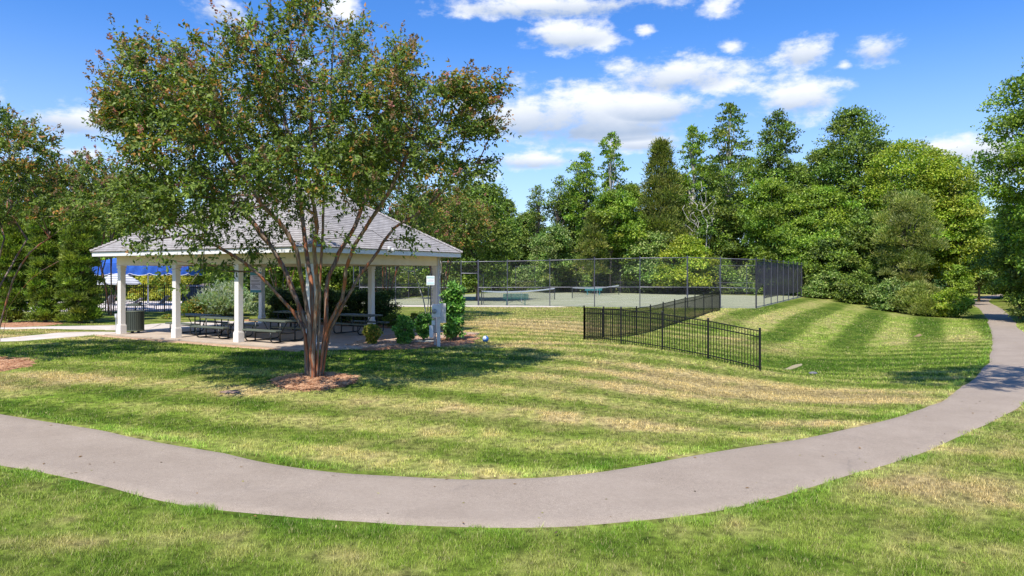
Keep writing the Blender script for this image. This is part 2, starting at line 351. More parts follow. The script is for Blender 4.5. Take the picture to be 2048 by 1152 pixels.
def spaced(lo, hi, a, b, fine, grow=1.10):
    v = list(np.arange(a, b+1e-6, fine)); d = fine
    while v[-1] < hi: d = min(d*grow, 120); v.append(v[-1]+d)
    d = fine
    while v[0] > lo: d = min(d*grow, 120); v.insert(0, v[0]-d)
    return np.array(v)
xs = spaced(-1500, 1500, -17, 27, .24); ys = spaced(-300, 2500, 5, 50, .24)
GX, GY = np.meshgrid(xs, ys, indexing='ij'); GZ = zf(GX, GY)
gv = np.c_[GX.ravel(), GY.ravel(), GZ.ravel()]; nx, ny = GX.shape
ii, jj = np.meshgrid(np.arange(nx-1), np.arange(ny-1), indexing='ij'); b0 = (ii*ny+jj).ravel()
gf = np.c_[b0, b0+ny, b0+ny+1, b0+1]
M_ground = mat('turf soil', (0, 0, 0), attr=2, scale=7, rough=.95, spec=.1, bump=.8, bscale=30, bdist=.03, detail=8)
ground = npmesh('lawn_ground', gv, gf, M_ground, col=lawn(GX.ravel(), GY.ravel())*.66, smooth=True); tag(ground, kind='structure')  # turf colour darkened beneath the blades to paint in shaded depth

# ---------------------------------------------------------------- surfaces: path, walk, slab, court, mulch
M_asph = mat('asphalt path', (.305, .245, .188), (.352, .286, .222), scale=.9, rough=.9, spec=.2, bump=.5, bscale=160, bdist=.006, detail=10)
M_conc = mat('concrete walk', (.50, .43, .36), (.60, .53, .46), scale=1.5, rough=.9, spec=.2, bump=.2, bscale=90)
M_slab = mat('patio concrete', (.40, .32, .25), (.50, .41, .32), scale=1.2, rough=.85, spec=.25, bump=.2, bscale=90)
M_court = mat('court surface', (.26, .275, .175), (.31, .315, .215), scale=.5, rough=1, spec=.0, detail=8)
M_line = mat('court line paint', (.62, .62, .58), rough=.8)
def add_grain(m, s=220, lo=.72, hi=1.22):
    t = m.node_tree; p = t.nodes['Principled BSDF']; src = p.inputs['Base Color'].links[0].from_socket
    tcn = NN(t, 'ShaderNodeTexCoord'); n = NN(t, 'ShaderNodeTexNoise'); n.inputs['Scale'].default_value = s; n.inputs['Detail'].default_value = 2; LK(t, tcn.outputs['Object'], n.inputs['Vector'])
    n3 = NN(t, 'ShaderNodeTexNoise'); n3.inputs['Scale'].default_value = 14; n3.inputs['Detail'].default_value = 8; n3.inputs['Roughness'].default_value = .75; LK(t, tcn.outputs['Object'], n3.inputs['Vector'])
    mr = NN(t, 'ShaderNodeMapRange'); LK(t, n.outputs[0], mr.inputs[0]); mr.inputs[1].default_value = .3; mr.inputs[2].default_value = .7; mr.inputs[3].default_value = lo; mr.inputs[4].default_value = hi
    k = M_(t, 'MULTIPLY', mr.outputs[0], M_(t, 'MULTIPLY_ADD', n3.outputs[0], .5, .75))
    LK(t, MIXC(t, 1.0, src, k, 'MULTIPLY'), p.inputs['Base Color'])
add_grain(M_asph, 150, .60, 1.30)
def add_cracks(m):
    t = m.node_tree; p = t.nodes['Principled BSDF']; src = p.inputs['Base Color'].links[0].from_socket
    tcn = NN(t, 'ShaderNodeTexCoord'); n = NN(t, 'ShaderNodeTexNoise'); n.inputs['Scale'].default_value = 1.2; n.inputs['Detail'].default_value = 6; LK(t, tcn.outputs['Object'], n.inputs['Vector'])
    wv = V_(t, 'ADD', tcn.outputs['Object'], V_(t, 'MULTIPLY', n.outputs['Color'], (1.3, 1.3, 0)))
    vo = NN(t, 'ShaderNodeTexVoronoi', feature='DISTANCE_TO_EDGE'); vo.inputs['Scale'].default_value = .42; LK(t, wv, vo.inputs['Vector'])
    n2 = NN(t, 'ShaderNodeTexNoise'); n2.inputs['Scale'].default_value = .7; n2.inputs['Detail'].default_value = 3; LK(t, tcn.outputs['Object'], n2.inputs['Vector'])
    k = M_(t, 'MULTIPLY', M_(t, 'LESS_THAN', vo.outputs['Distance'], .0035), M_(t, 'MULTIPLY', RAMP(t, n2.outputs[0], .52, .62), .14))
    st = M_(t, 'MULTIPLY', RAMP(t, vo.outputs['Distance'], .05, 0.0), M_(t, 'MULTIPLY', RAMP(t, n2.outputs[0], .50, .66), .10))
    LK(t, MIXC(t, M_(t, 'ADD', k, st, clamp=True), src, (.10, .09, .085)), p.inputs['Base Color'])
add_cracks(M_asph)
def ribbon(name, A, B, n, k, off, m):
    a = resample(A, n); b = resample(B, n); t = np.linspace(0, 1, k+1)[None, :, None]
    g = a[:, None, :]*(1-t)+b[:, None, :]*t; x = g[..., 0].ravel(); y = g[..., 1].ravel()
    z = zf(x, y)+off; edge = np.tile((np.arange(k+1) % k == 0), n); z = np.where(edge, z-.06-off, z)
    i, j = np.meshgrid(np.arange(n-1), np.arange(k), indexing='ij'); q = (i*(k+1)+j).ravel()
    return npmesh(name, np.c_[x, y, z], np.c_[q, q+k+1, q+k+2, q+1][:, ::-1], m, smooth=True)
# edge wobble
def wobble(pl, amp, seed):
    p = resample(pl, 500); t = np.arange(500)*1.0
    return p+np.c_[fbm(t, t*0, 6, seed, 3)-.5, fbm(t, t*0+9, 6, seed+5, 3)-.5]*amp
PI_, PO_ = wobble(inner_s, .22, 60), wobble(outer_s, .18, 70)
path = ribbon('asphalt_path', PI_, PO_, 700, 12, .028, M_asph); tag(path, kind='structure')
PATHPOLY = [tuple(p) for p in resample(PI_, 160)]+[tuple(p) for p in resample(PO_, 160)[::-1]]
# concrete walk on the left that splits round a turf island
wk_lo = [(-34, 30.6), (-24, 27.0)]+[hit(0, 688)[:2], hit(120, 678)[:2], hit(190, 670)[:2], pav(-.45, -.42)[:2]]
wk_hi = [(-36, 32.8), (-25, 28.6)]+[hit(0, 679)[:2], hit(80, 669)[:2], hit(140, 661)[:2], pav(-.45, 1.2)[:2]]
w2_lo = [(-40, 36), hit(0, 660)[:2], hit(90, 658)[:2], hit(140, 661)[:2], pav(-.45, 1.2)[:2]]
w2_hi = [(-40, 38), hit(0, 656)[:2], hit(120, 652)[:2], hit(230, 649)[:2], hit(330, 645.5)[:2]]
for a, b in ((wk_lo, wk_hi), (w2_lo, w2_hi)):
    tag(ribbon('concrete_walk', smoothpl(a, 1), smoothpl(b, 1), 80, 4, .035 if a is wk_lo else .029, M_conc), kind='structure')
wk3 = [pav(-.45, 2)[:2], pav(-.45, 7.4)[:2], pav(-3.4, 7.2)[:2], pav(-4.6, 2.0)[:2], pav(-2.5, .8)[:2]]
tag(MB().prism(wk3, -.2, -.008).build('concrete_walk', M_conc), kind='structure')
tag(MB().prism(SLAB, -.25, 0).build('patio_slab', M_slab), kind='structure')
WALKPOLYS = [list(map(tuple, wk_lo))+list(map(tuple, wk_hi[::-1])), list(map(tuple, w2_lo))+list(map(tuple, w2_hi[::-1])), wk3]
tag(MB().prism(COURT, -.3, -.015).build('tennis_court_surface', M_court), kind='structure')
SW = [(-14, 51.4), (2.9, 50.2), (4.0, 50.6), (2.8, 51.8), (-.35, 52.5), (-4, 52.8), (-14, 53.3)]
tag(MB().prism(SW, -.3, .0).build('court_sidewalk', M_conc), kind='structure')
# court lines (net direction d, length e)
cd = np.array([.50, .866]); ce = np.array([.866, -.50])
def court_lines(c, name):
    mb = MB()
    def seg(a0, b0, a1, b1, w=.06):
        p = c+cd*a0+ce*b0; q = c+cd*a1+ce*b1; v = q-p; L = np.hypot(*v); ang = math.atan2(v[1], v[0])
        mb.box((*(p+q)/2, -.0115), (L+w, w, .001), rz=ang)
    for a in (-5.49, -4.11, 4.11, 5.49): seg(a, -11.88, a, 11.88)
    for b in (-11.88, 11.88): seg(-5.49, b, 5.49, b)
    for b in (-6.4, 6.4): seg(-4.11, b, 4.11, b)
    seg(0, -6.4, 0, 6.4)
    tag(mb.build(name, M_line), kind='structure')
N1a = np.array([-2.35, 54.0]); N1b = np.array([3.95, 64.8]); N2a = np.array([5.9, 68.6]); N2b = np.array([12.2, 79.9])
court_lines((N1a+N1b)/2+ce*.0, 'court_lines'); court_lines((N2a+N2b)/2, 'court_lines')
M_mulch = mat('pine straw mulch', (.33, .15, .08), (.50, .28, .165), scale=14, rough=.95, spec=.1, bump=1, bscale=40, bdist=.04, stretch=(1, 1, 1))
M_straw = mat('pine straw', (.50, .26, .14), rough=.9, attr=1)
BEDS = []
def bed(name, pts, h=.05, seed=0, straw=3000):
    c = np.mean(np.array(pts), 0); p = smoothpl(list(pts)+[pts[0]], 2); n = 90; ring = resample(p, n+1)[:-1]
    ang = np.arange(n); w = 1+.05*np.sin(ang*.9+seed)+.05*(fbm(ang*1., ang*0., 3, seed)-.5)*2
    V = [[c[0], c[1], z1(c[0], c[1])+h]]; rings = [.35, .7, .92, 1.0]
    allx = np.concatenate([c[0]+(ring[:, 0]-c[0])*w*r for r in rings]); ally = np.concatenate([c[1]+(ring[:, 1]-c[1])*w*r for r in rings])
    hh = np.concatenate([np.full(n, h), np.full(n, h*.9), np.full(n, h*.7), np.full(n, -.03)])
    az_ = zf(allx, ally)+hh; V = np.vstack([V, np.c_[allx, ally, az_]])
    f = []
    for i in range(n): f.append((0, 1+i, 1+(i+1) % n, 1+(i+1) % n))
    Fq = []
    for k in range(3):
        for i in range(n): a = 1+k*n+i; b = 1+k*n+(i+1) % n; Fq.append((a, a+n, b+n, b))
    me = bpy.data.meshes.new(name); me.from_pydata([tuple(v) for v in V], [], [q[:3] for q in f]+Fq); me.shade_smooth(); me.materials.append(M_mulch)
    o = bpy.data.objects.new(name, me); COL.objects.link(o); tag(o, kind='structure')
    poly = [(allx[3*n+i], ally[3*n+i]) for i in range(0, n, 3)]; BEDS.append(poly)
    # loose straw needles lying on it
    xx = RNG.uniform(allx.min(), allx.max(), straw*2); yy = RNG.uniform(ally.min(), ally.max(), straw*2); k = inpoly(xx, yy, poly); xx, yy = xx[k], yy[k]
    L = RNG.uniform(.08, .2, len(xx)); a = RNG.uniform(0, 6.28, len(xx)); zz = zf(xx, yy)+h+.012
    dx, dy = np.cos(a)*L/2, np.sin(a)*L/2; wx, wy = -np.sin(a)*.004, np.cos(a)*.004; dz = RNG.uniform(-.012, .02, len(xx))
    v = np.stack([np.c_[xx-dx-wx, yy-dy-wy, zz], np.c_[xx+dx-wx, yy+dy-wy, zz+dz], np.c_[xx+dx+wx, yy+dy+wy, zz+dz+.004], np.c_[xx-dx+wx, yy-dy+wy, zz+.004]], 1).reshape(-1, 3)
    t = RNG.random((len(xx), 1)); col = np.repeat(np.array([.42, .2, .1])*(1-t)+np.array([.72, .45, .26])*t, 4, axis=0)
    so = npmesh('pine_straw', v, np.arange(len(v)).reshape(-1, 4), M_straw, col=col); tag(so, 'loose orange pine straw needles lying on a mulch bed', 'pine straw', kind='stuff')
tcx, tcy, _ = hit(627, 757)
bed('mulch_bed', [hit(a, b)[:2] for a, b in ((540,766),(560,778),(600,784),(650,782),(700,772),(725,760),(690,752),(640,748),(590,752),(555,758))], seed=1, straw=2500)
bed('mulch_bed', [hit(a, b)[:2] for a, b in ((690,694),(730,702),(800,700),(880,694),(940,690),(962,680),(950,668),(905,660),(860,661),(800,668),(740,680))], seed=2, straw=2500)
bed('mulch_bed', [hit(a, b)[:2] for a, b in ((-170,725),(-160,745),(-60,748),(20,742),(70,732),(74,722),(20,718),(-80,716))], seed=3, straw=2000)
bed('mulch_bed', [hit(a, b)[:2] for a, b in ((-120,652),(0,655),(60,654),(122,650),(126,646),(60,645),(0,647),(-120,645))], seed=4, straw=300)
bed('mulch_bed', [pav(a, b)[:2] for a, b in ((-3.2,7.9),(2,7.45),(6,7.45),(8.6,7.5),(9,8.5),(7.5,10.2),(2,10.6),(-3,10))], seed=5, straw=300)
# worn earth strip along the slab's front edge
M_earth = mat('bare earth', (.36, .22, .13), (.50, .34, .22), scale=10, rough=.95, bump=.8, bscale=40)
tag(ribbon('earth_strip', [pav(-.6, -.40)[:2], pav(10.4, -.40)[:2]], [pav(-.5, -.86)[:2], pav(3, -1.02)[:2], pav(8, -1.08)[:2], pav(10.8, -.9)[:2]], 50, 4, .03, M_earth), kind='structure')
STRIP = [pav(-.6, -.3)[:2], pav(10.6, -.3)[:2], pav(10.8, -.88)[:2], pav(8, -1.0)[:2], pav(3, -.96)[:2], pav(-.5, -.8)[:2]]
# wet bare soil in the ditch and the small dark worn spot
for nm, pp, md in (('bare_soil_patch', ((1551,739),(1575,740),(1610,729),(1600,727),(1575,734)), mat('pale dry soil', (.28, .24, .13), (.38, .32, .19), scale=8, rough=.95, bump=.6)),
                   ('bare_soil_patch', ((1826,673),(1836,674),(1845,669),(1836,667)), mat('red soil', (.24, .15, .07), (.34, .24, .12), scale=8, rough=.95, bump=.6)),
                   ('bare_soil_patch', ((435,785),(460,789),(487,785),(462,780)), mat('dark soil', (.20, .13, .10), (.30, .2, .15), scale=8, rough=.95, bump=.6))):
    pts = [hit(*q)[:2] for q in pp]; r = resample(smoothpl(pts+[pts[0]], 2), 25)[:-1]; c = r.mean(0)
    mb = MB(); mb.add([(c[0], c[1], z1(*c)+.03)]+[(x, y, z1(x, y)+.012) for x, y in r], [(0, 1+i, 1+(i+1) % 24) for i in range(24)])
    tag(mb.build(nm, md), kind='structure'); BEDS.append([tuple(q) for q in r])

# ---------------------------------------------------------------- grass blades (stuff)
M_blade = mat('grass blade', (0, 0, 0), attr=1, rough=.6, spec=.25, trans=.30)
def blades(name, ya, yb, dens, w, h, seed, label, xr=None):
    rg = np.random.default_rng(seed); x0, x1 = -.80*yb-.6, .80*yb+.6
    if xr: x0, x1 = xr
    n = int(dens*(x1-x0)*(yb-ya)); x = rg.uniform(x0, x1, n); y = rg.uniform(ya, yb, n)
    k = (np.abs(x) < .80*y+.6) & ~inpoly(x, y, SLAB) & ~inpoly(x, y, STRIP) & ~inpoly(x, y, COURT) & ~inpoly(x, y, SW)
    x, y = x[k], y[k]
    inp = inpoly(x, y, PATHPOLY); dl = dpoly(x, y, PATHPOLY); k = ~inp | (dl < .16*np.clip((fbm(x, y, .3, 97, 3)-.40)*4, 0, 1))
    for p in BEDS+WALKPOLYS: k &= ~inpoly(x, y, p)
    x, y = x[k], y[k]
    clump = fbm(x, y, .35, 90, 3); k = rg.random(len(x)) < np.clip((clump-.25)*2.4, .25, 1); x, y, clump = x[k], y[k], clump[k]
    z = zf(x, y)-.005; m = len(x); dl = dpoly(x, y, PATHPOLY)
    edge = np.clip(1-dl/.35, 0, 1)
    hh = h*rg.uniform(.55, 1.25, m)*(.75+.5*clump)*(1+edge*.9*(fbm(x, y, .6, 95, 2) > .5)); a = rg.uniform(0, 6.28, m); lean = rg.uniform(.1, .95, m)*hh
    la = a+rg.normal(0, .7, m)+1.57
    wx, wy = np.cos(a)*w/2, np.sin(a)*w/2; tx, ty = np.cos(la)*lean, np.sin(la)*lean
    v = np.stack([np.c_[x-wx, y-wy, z], np.c_[x+wx, y+wy, z], np.c_[x+tx, y+ty, z+hh]], 1).reshape(-1, 3)
    c = lawn(x, y)*rg.uniform(.45, 1.95, (m, 1)); straw = rg.random(m) < .10; c[straw] = np.array([.42, .36, .17])*rg.uniform(.7, 1.2, (straw.sum(), 1))
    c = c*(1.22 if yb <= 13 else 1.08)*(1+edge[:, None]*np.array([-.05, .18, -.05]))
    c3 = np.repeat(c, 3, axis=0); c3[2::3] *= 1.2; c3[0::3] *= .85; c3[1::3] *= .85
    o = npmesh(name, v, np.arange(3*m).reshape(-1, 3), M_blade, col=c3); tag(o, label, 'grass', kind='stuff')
blades('grass', 5.6, 9, 6500, .006, .044, 1, 'mown grass blades in the nearest strip of lawn')
blades('grass', 9, 13, 3200, .009, .045, 2, 'mown grass blades beside the winding path')
blades('grass', 13, 20, 1300, .014, .045, 3, 'mown grass blades round the spreading tree')
blades('grass', 20, 33, 420, .024, .055, 4, 'mown grass blades in front of the shelter and fence')
blades('grass', 33, 52, 90, .035, .07, 5, 'mown grass blades on the bank beside the court', xr=(-6, 42))

# ---------------------------------------------------------------- pavilion
M_white = mat('white trim paint', (.74, .72, .70), (.80, .78, .76), scale=6, rough=.5, spec=.4)
M_cream = mat('cream beam paint', (.72, .60, .42), (.78, .66, .48), scale=3, rough=.6)
M_post = mat('warm white post paint', (.80, .75, .69), (.84, .79, .73), scale=4, rough=.55)
M_soff = mat('soffit paint', (.60, .56, .50), rough=.7)
PRZ = math.atan2(Ay, Ax)
pvl = thing('picnic_pavilion', 'open picnic pavilion with white square posts and a grey shingled hip roof', 'pavilion', (PL[0], PL[1], 0), PRZ)
PW, PD = 10.34, 6.95
def post(x, y, seed=0):
    p = MB().box((x, y, 1.36), (.21, .21, 2.66)).build('post', M_post, pvl, bevel=.008)
    MB().box((x, y, .17), (.265, .265, .34)).box((x, y, .36), (.24, .24, .04)).build('plinth', M_post, p, bevel=.008)
    MB().box((x, y, 2.53), (.24, .24, .05)).box((x, y, 2.66), (.26, .26, .11)).build('capital', M_post, p, bevel=.006)
for i in range(4): post(i*PW/3, 0); post(i*PW/3, PD)
H0, H1 = 2.72, 3.1
for c, d in (((PW/2, 0), (PW+.26, .26)), ((PW/2, PD), (PW+.26, .26)), ((0, PD/2), (.26, PD-.27)), ((PW, PD/2), (.26, PD-.27))):
    MB().box((c[0], c[1], (H0+H1)/2), (d[0], d[1], H1-H0)).build('beam', M_cream, pvl, bevel=.006)
OV = .73; e0x, e1x, e0y, e1y = -OV, PW+OV, -OV, PD+OV
MB().box((PW/2, PD/2, H1+.012), (PW+2*OV-.06, PD+2*OV-.06, .02)).build('ceiling', M_soff, pvl)
fb = MB()
FZ0, FZ1 = 3.07, 3.25
fb.box((PW/2, e0y-.0, (FZ0+FZ1)/2), (PW+2*OV+.03, .03, FZ1-FZ0)); fb.box((PW/2, e1y, (FZ0+FZ1)/2), (PW+2*OV+.03, .03, FZ1-FZ0))
fb.box((e0x, PD/2, (FZ0+FZ1)/2), (.03, PD+2*OV-.04, FZ1-FZ0)); fb.box((e1x, PD/2, (FZ0+FZ1)/2), (.03, PD+2*OV-.04, FZ1-FZ0))
fb.build('fascia', M_white, pvl, bevel=.004)
M_shing = bpy.data.materials.new('asphalt shingles'); M_shing.use_nodes = True; t = M_shing.node_tree; p = t.nodes['Principled BSDF']; p.inputs['Roughness'].default_value = .95; p.inputs['Specular IOR Level'].default_value = .15
uvn = NN(t, 'ShaderNodeUVMap'); br = NN(t, 'ShaderNodeTexBrick'); LK(t, uvn.outputs[0], br.inputs['Vector'])
br.inputs['Scale'].default_value = 1; br.inputs['Brick Width'].default_value = .30; br.inputs['Row Height'].default_value = .14; br.inputs['Mortar Size'].default_value = .012
br.inputs['Color1'].default_value = (.295, .275, .26, 1); br.inputs['Color2'].default_value = (.365, .34, .32, 1); br.inputs['Mortar'].default_value = (.20, .18, .17, 1)
ns = NN(t, 'ShaderNodeTexNoise'); ns.inputs['Scale'].default_value = 2; ns.inputs['Detail'].default_value = 8; LK(t, uvn.outputs[0], ns.inputs['Vector'])
LK(t, MIXC(t, 1.0, br.outputs[0], M_(t, 'MULTIPLY_ADD', ns.outputs[0], .7, .68), 'MULTIPLY'), p.inputs['Base Color'])
ROOFZ0 = 3.255; hx = (e1y-e0y)/2+.05; RISE = 2.72
def hiproof(name, x0, x1, y0, y1, z0, rise, m, parent, expo=.14):
    """four planes made of overlapping shingle courses, each course a real step"""
    w = (y1-y0)/2; cyy = (y0+y1)/2; ra, rb = (x0+w, cyy), (x1-w, cyy)
    planes = [((x0, y0), (x1, y0), rb, ra), ((x1, y0), (x1, y1), rb, rb), ((x1, y1), (x0, y1), ra, rb), ((x0, y1), (x0, y0), ra, ra)]
    sl = math.hypot(w, rise); n = int(sl/expo); vs = []; fs = []; uv = []
    for a, b, c, d in planes:
        for k in range(n):
            t0, t1 = k/n, (k+1)/n; st = .010
            def pt(s, e, t, dz): return (s[0]+(e[0]-s[0])*t, s[1]+(e[1]-s[1])*t, z0+rise*t+dz)
            q = [pt(a, d, t0, st), pt(b, c, t0, st), pt(b, c, t1, 0), pt(a, d, t1, 0), pt(a, d, t0, -.002), pt(b, c, t0, -.002)]
            o = len(vs); vs += q; fs += [(o, o+1, o+2, o+3), (o+4, o+5, o+1, o)]
            L = math.dist(a, b); i0 = t0*w; u0, u1 = i0, L-i0; v0, v1 = k*expo, (k+1)*expo
            uv += [(u0, v0), (u1, v0), (u1-w/n, v1), (u0+w/n, v1), (u0, v0-.01), (u1, v0-.01), (u1, v0), (u0, v0)]
    me = bpy.data.meshes.new(name); me.from_pydata(vs, [], fs); u = me.uv_layers.new(name='UVMap')
    for i, c in enumerate(uv): u.data[i].uv = c
    me.materials.append(m); o = bpy.data.objects.new(name, me); COL.objects.link(o); o.parent = parent
    corners = [((x0, y0), ra), ((x1, y0), rb), ((x1, y1), rb), ((x0, y1), ra)]
    return o, corners, ra, rb
rf, cor, ra, rb = hiproof('roof', e0x-.05, e1x+.05, e0y-.05, e1y+.05, ROOFZ0, RISE, M_shing, pvl)
M_ridge = mat('ridge shingles', (.30, .27, .26), (.44, .40, .38), scale=6, rough=.95, bump=.4)
rc = MB()
for a, b in [((c[0][0], c[0][1], ROOFZ0+.01), (c[1][0], c[1][1], ROOFZ0+RISE+.01)) for c in cor]+[((*ra, ROOFZ0+RISE+.01), (*rb, ROOFZ0+RISE+.01))]:
    a, b = Vector(a), Vector(b); n = int((b-a).length/.16)
    for k in range(n):
        p0 = a.lerp(b, k/n); p1 = a.lerp(b, (k+1.2)/n); rc.tube([p0+Vector((0, 0, .012)), p1], [.075, .062], 6)
rc.build('ridge_cap', M_ridge, rf)
de = MB(); ez = ROOFZ0-.006
de.box((PW/2, e0y-.045, ez), (PW+2*OV+.1, .02, .02)); de.box((PW/2, e1y+.045, ez), (PW+2*OV+.1, .02, .02)); de.box((e0x-.045, PD/2, ez), (.02, PD+2*OV+.06, .02)); de.box((e1x+.045, PD/2, ez), (.02, PD+2*OV+.06, .02))
de.build('drip_edge', mat('brown drip edge', (.10, .08, .07), rough=.5), rf)
# floodlight on the fascia, conduit pipe on the right posts, outlet on the left post
fl = MB().box((PW+OV+.04, 3.0, 3.20), (.05, .12, .12)).build('floodlight', M_white, pvl, bevel=.01)
MB().lathe([(.03, 0), (.06, .05), (.065, .13), (.05, .14)], 12, (PW+OV+.10, 2.97, 3.22)).lathe([(.03, 0), (.06, .05), (.065, .13), (.05, .14)], 12, (PW+OV+.10, 3.17, 3.17)).build('lamp_head', M_white, fl, smooth=False)
M_pipe = mat('grey conduit', (.50, .52, .56), rough=.4)
MB().tube([(PW+.165, PD-.05, .5), (PW+.165, PD-.05, 3.08)], .03, 8).tube([(PW+.165, PD+.06, 1.1), (PW+.165, PD+.06, 3.08)], .018, 8).build('conduit', M_pipe, pvl)
MB().tube([(PW+.14, .1, .1), (PW+.14, .1, 2.7)], .028, 8).build('conduit', M_white, pvl)
ob = MB().box((-.16, -.12, .72), (.08, .09, .15)).build('outlet_box', mat('outlet grey', (.6, .6, .62), rough=.4), pvl, bevel=.01)
MB().tube([(-.15, -.13, .03), (-.15, -.13, .66)], .02, 8).build('conduit', M_pipe, ob)
# ---------------------------------------------------------------- picnic tables
M_green = mat('dark green coated metal', (.042, .052, .040), (.065, .075, .058), scale=40, rough=.45, spec=.5)
M_gtop = mat('green coated seat mesh', (.085, .10, .075), (.12, .14, .105), scale=60, rough=.5, spec=.5)
M_frame = mat('black frame tube', (.015, .017, .015), rough=.35, spec=.5)
def picnic_table(label, a, b, rz=0):
    x, y, _ = pav(a, b)
    t = thing('picnic_table', label, 'picnic table', (x, y, 0), PRZ+rz, 'picnic tables under the pavilion')
    def slab(name, cy, z, w, L=1.83):
        mb = MB().box((0, cy, z), (L, w, .018)).box((0, cy-w/2+.012, z-.022), (L, .024, .05)).box((0, cy+w/2-.012, z-.022), (L, .024, .05)).box((-L/2+.012, cy, z-.022), (.024, w-.05, .05)).box((L/2-.012, cy, z-.022), (.024, w-.05, .05))
        return mb.build(name, M_gtop, t, bevel=.01)
    slab('tabletop', 0, .76, .76); slab('bench_seat', -.66, .45, .26); slab('bench_seat', .66, .45, .26)
    for s in (-.62, .62):
        f = MB()
        for g in (-1, 1):
            f.tube([(s, g*.34, .72), (s, g*.34, .33), (s, g*.34, .035)], .026, 8)
            f.tube([(s, g*.34, .035)]+[(s, g*(.60+.16*math.sin(q)), .175-.14*math.cos(q)) for q in [k*math.pi/8 for k in range(0, 5)]]+[(s, g*.76, .42)], .024, 8)
        f.tube([(s, -.60, .035), (s, .60, .035)], .024, 8).tube([(s, -.36, .735), (s, .36, .735)], .022, 8)
        f.build('leg_frame', M_frame, t, smooth=True)
    MB().tube([(-.62, 0, .30), (.62, 0, .30)], .02, 8).tube([(-.3, 0, .3), (-.62, 0, .72)], .016, 6).tube([(.3, 0, .3), (.62, 0, .72)], .016, 6).tube([(-.62, -.34, .3), (-.62, .34, .3)], .018, 6).tube([(.62, -.34, .3), (.62, .34, .3)], .018, 6).build('brace', M_frame, t, smooth=True)
    return t
picnic_table('dark green picnic table nearest the trash can, its bench end showing between the left posts', 2.55, 1.55)
picnic_table('dark green picnic table just right of the second front post from the left', 4.95, .95)
picnic_table('dark green picnic table at the front of the pavilion, partly behind the big tree trunk', 7.75, .85)
picnic_table('dark green picnic table at the back of the pavilion below the teal notice sign', 4.3, 5.0)
picnic_table('dark green picnic table at the right rear, between the tree trunk and the back post', 8.2, 4.7)
# ---------------------------------------------------------------- trash can
bx_, by_, _ = (Q(270, 666, 0))
bn = thing('trash_can', 'dark green slatted trash can with a pedestal foot beside the leftmost post', 'trash can', (bx_, by_, 0))
MB().lathe([(.30, .12), (.31, .16), (.31, .86), (.30, .88)], 32).build('body', M_green, bn, smooth=False)
sl = MB()
for k in range(30):
    q = k*2*math.pi/30; sl.box((.325*math.cos(q), .325*math.sin(q), .50), (.02, .05, .74), rz=q)
sl.build('slats', M_green, bn)
MB().lathe([(.345, .86), (.35, .89), (.33, .91)], 32).build('hoop', M_gtop, bn); MB().lathe([(.34, .10), (.345, .13), (.33, .14)], 32).build('hoop', M_gtop, bn)
lid = MB().lathe([(.31, 0), (.30, .03), (.16, .10), (.15, .11)], 24, (0, 0, 1.09)).build('lid', M_green, bn)
for q in (.4, 2.0, 3.6, 5.2): MB().tube([(.31*math.cos(q), .31*math.sin(q), .90), (.29*math.cos(q), .29*math.sin(q), 1.10)], .016, 6).build('lid_support', M_frame, lid)
MB().box((.14, -.02, 1.18), (.26, .18, .05), ry=-.5).build('ash_flap', M_green, lid)
MB().box((-.1, 0, .06), (.10, .08, .14), taper=.6).box((.14, 0, .06), (.10, .08, .14), taper=.6).box((.02, 0, .012), (.42, .12, .024)).build('foot', M_frame, bn)
# ---------------------------------------------------------------- signs
def text(s, size, m, parent, loc, rz=0, name='lettering'):
    c = bpy.data.curves.new(name, 'FONT'); c.body = s; c.size = size; c.align_x = 'CENTER'; c.align_y = 'CENTER'; c.extrude = .001; c.fill_mode = 'FRONT'
    c.materials.append(m); tmp = bpy.data.objects.new(name, c); me = bpy.data.meshes.new_from_object(tmp); bpy.data.objects.remove(tmp)
    o = bpy.data.objects.new(name, me); COL.objects.link(o); o.parent = parent; o.location = loc; o.rotation_euler = (R(90), 0, rz); return o
M_teal = mat('teal sign band', (.06, .26, .32), (.10, .34, .40), scale=30, rough=.4)
M_sign = mat('white sign face', (.74, .70, .76), rough=.4); M_ink = mat('dark print', (.10, .07, .10), rough=.5)
sgx, sgy, _ = pav(PW*0/3+.0, PD-.0); 
sp_ = pav(.02, PD-.32); px0 = 511.5; sY = sp_[1]; sX = (px0-1024)/F*sY
sg = thing('notice_sign', 'tall white notice sign with teal header and footer on the rear left post', 'sign', (sX, sY, CH-(585-HY)/F*sY), .0)
sw = 22/F*sY*1.0; sh_ = 41/F*sY
MB().box((0, 0, sh_/2), (sw, .015, sh_)).build('panel', M_sign, sg)
MB().box((0, -.009, sh_*.92), (sw, .004, sh_*.16)).build('header', M_teal, sg); MB().box((0, -.009, sh_*.06), (sw, .004, sh_*.12)).build('footer', M_teal, sg)
text('Pavilion', sh_*.095, M_ink, sg, (0, -.0095, sh_*.775)); text('Rules', sh_*.085, M_ink, sg, (0, -.0095, sh_*.69))
ln = MB()
for k, (w_, dz) in enumerate(((.8, .58), (.7, .545), (.82, .46), (.84, .40), (.3, .35), (.5, .305), (.6, .26), (.8, .21))):
    ln.box((-(.84-w_)*sw/2*.7, -.009, sh_*dz), (sw*w_, .003, sh_*(.018 if k != 3 else .025)))
ln.build('printed_lines', M_ink, sg)
for bz in (.25, sh_-.25): MB().box((.02, .06, bz), (.05, .10, .05)).build('bracket', M_frame, sg)
s2 = Q(863, 686, 0.0); s2 = (( 861-1024)/F*27.0, 27.0, 0)
sg2 = thing('notice_sign', 'small white and aqua notice board on a thin dark stake near the right corner post', 'sign', (s2[0], s2[1], z1(s2[0], s2[1])), 0)
w2, h2 = 16/F*27.0, 18.5/F*27.0; zc = CH-(561-HY)/F*27.0-sg2.location.z
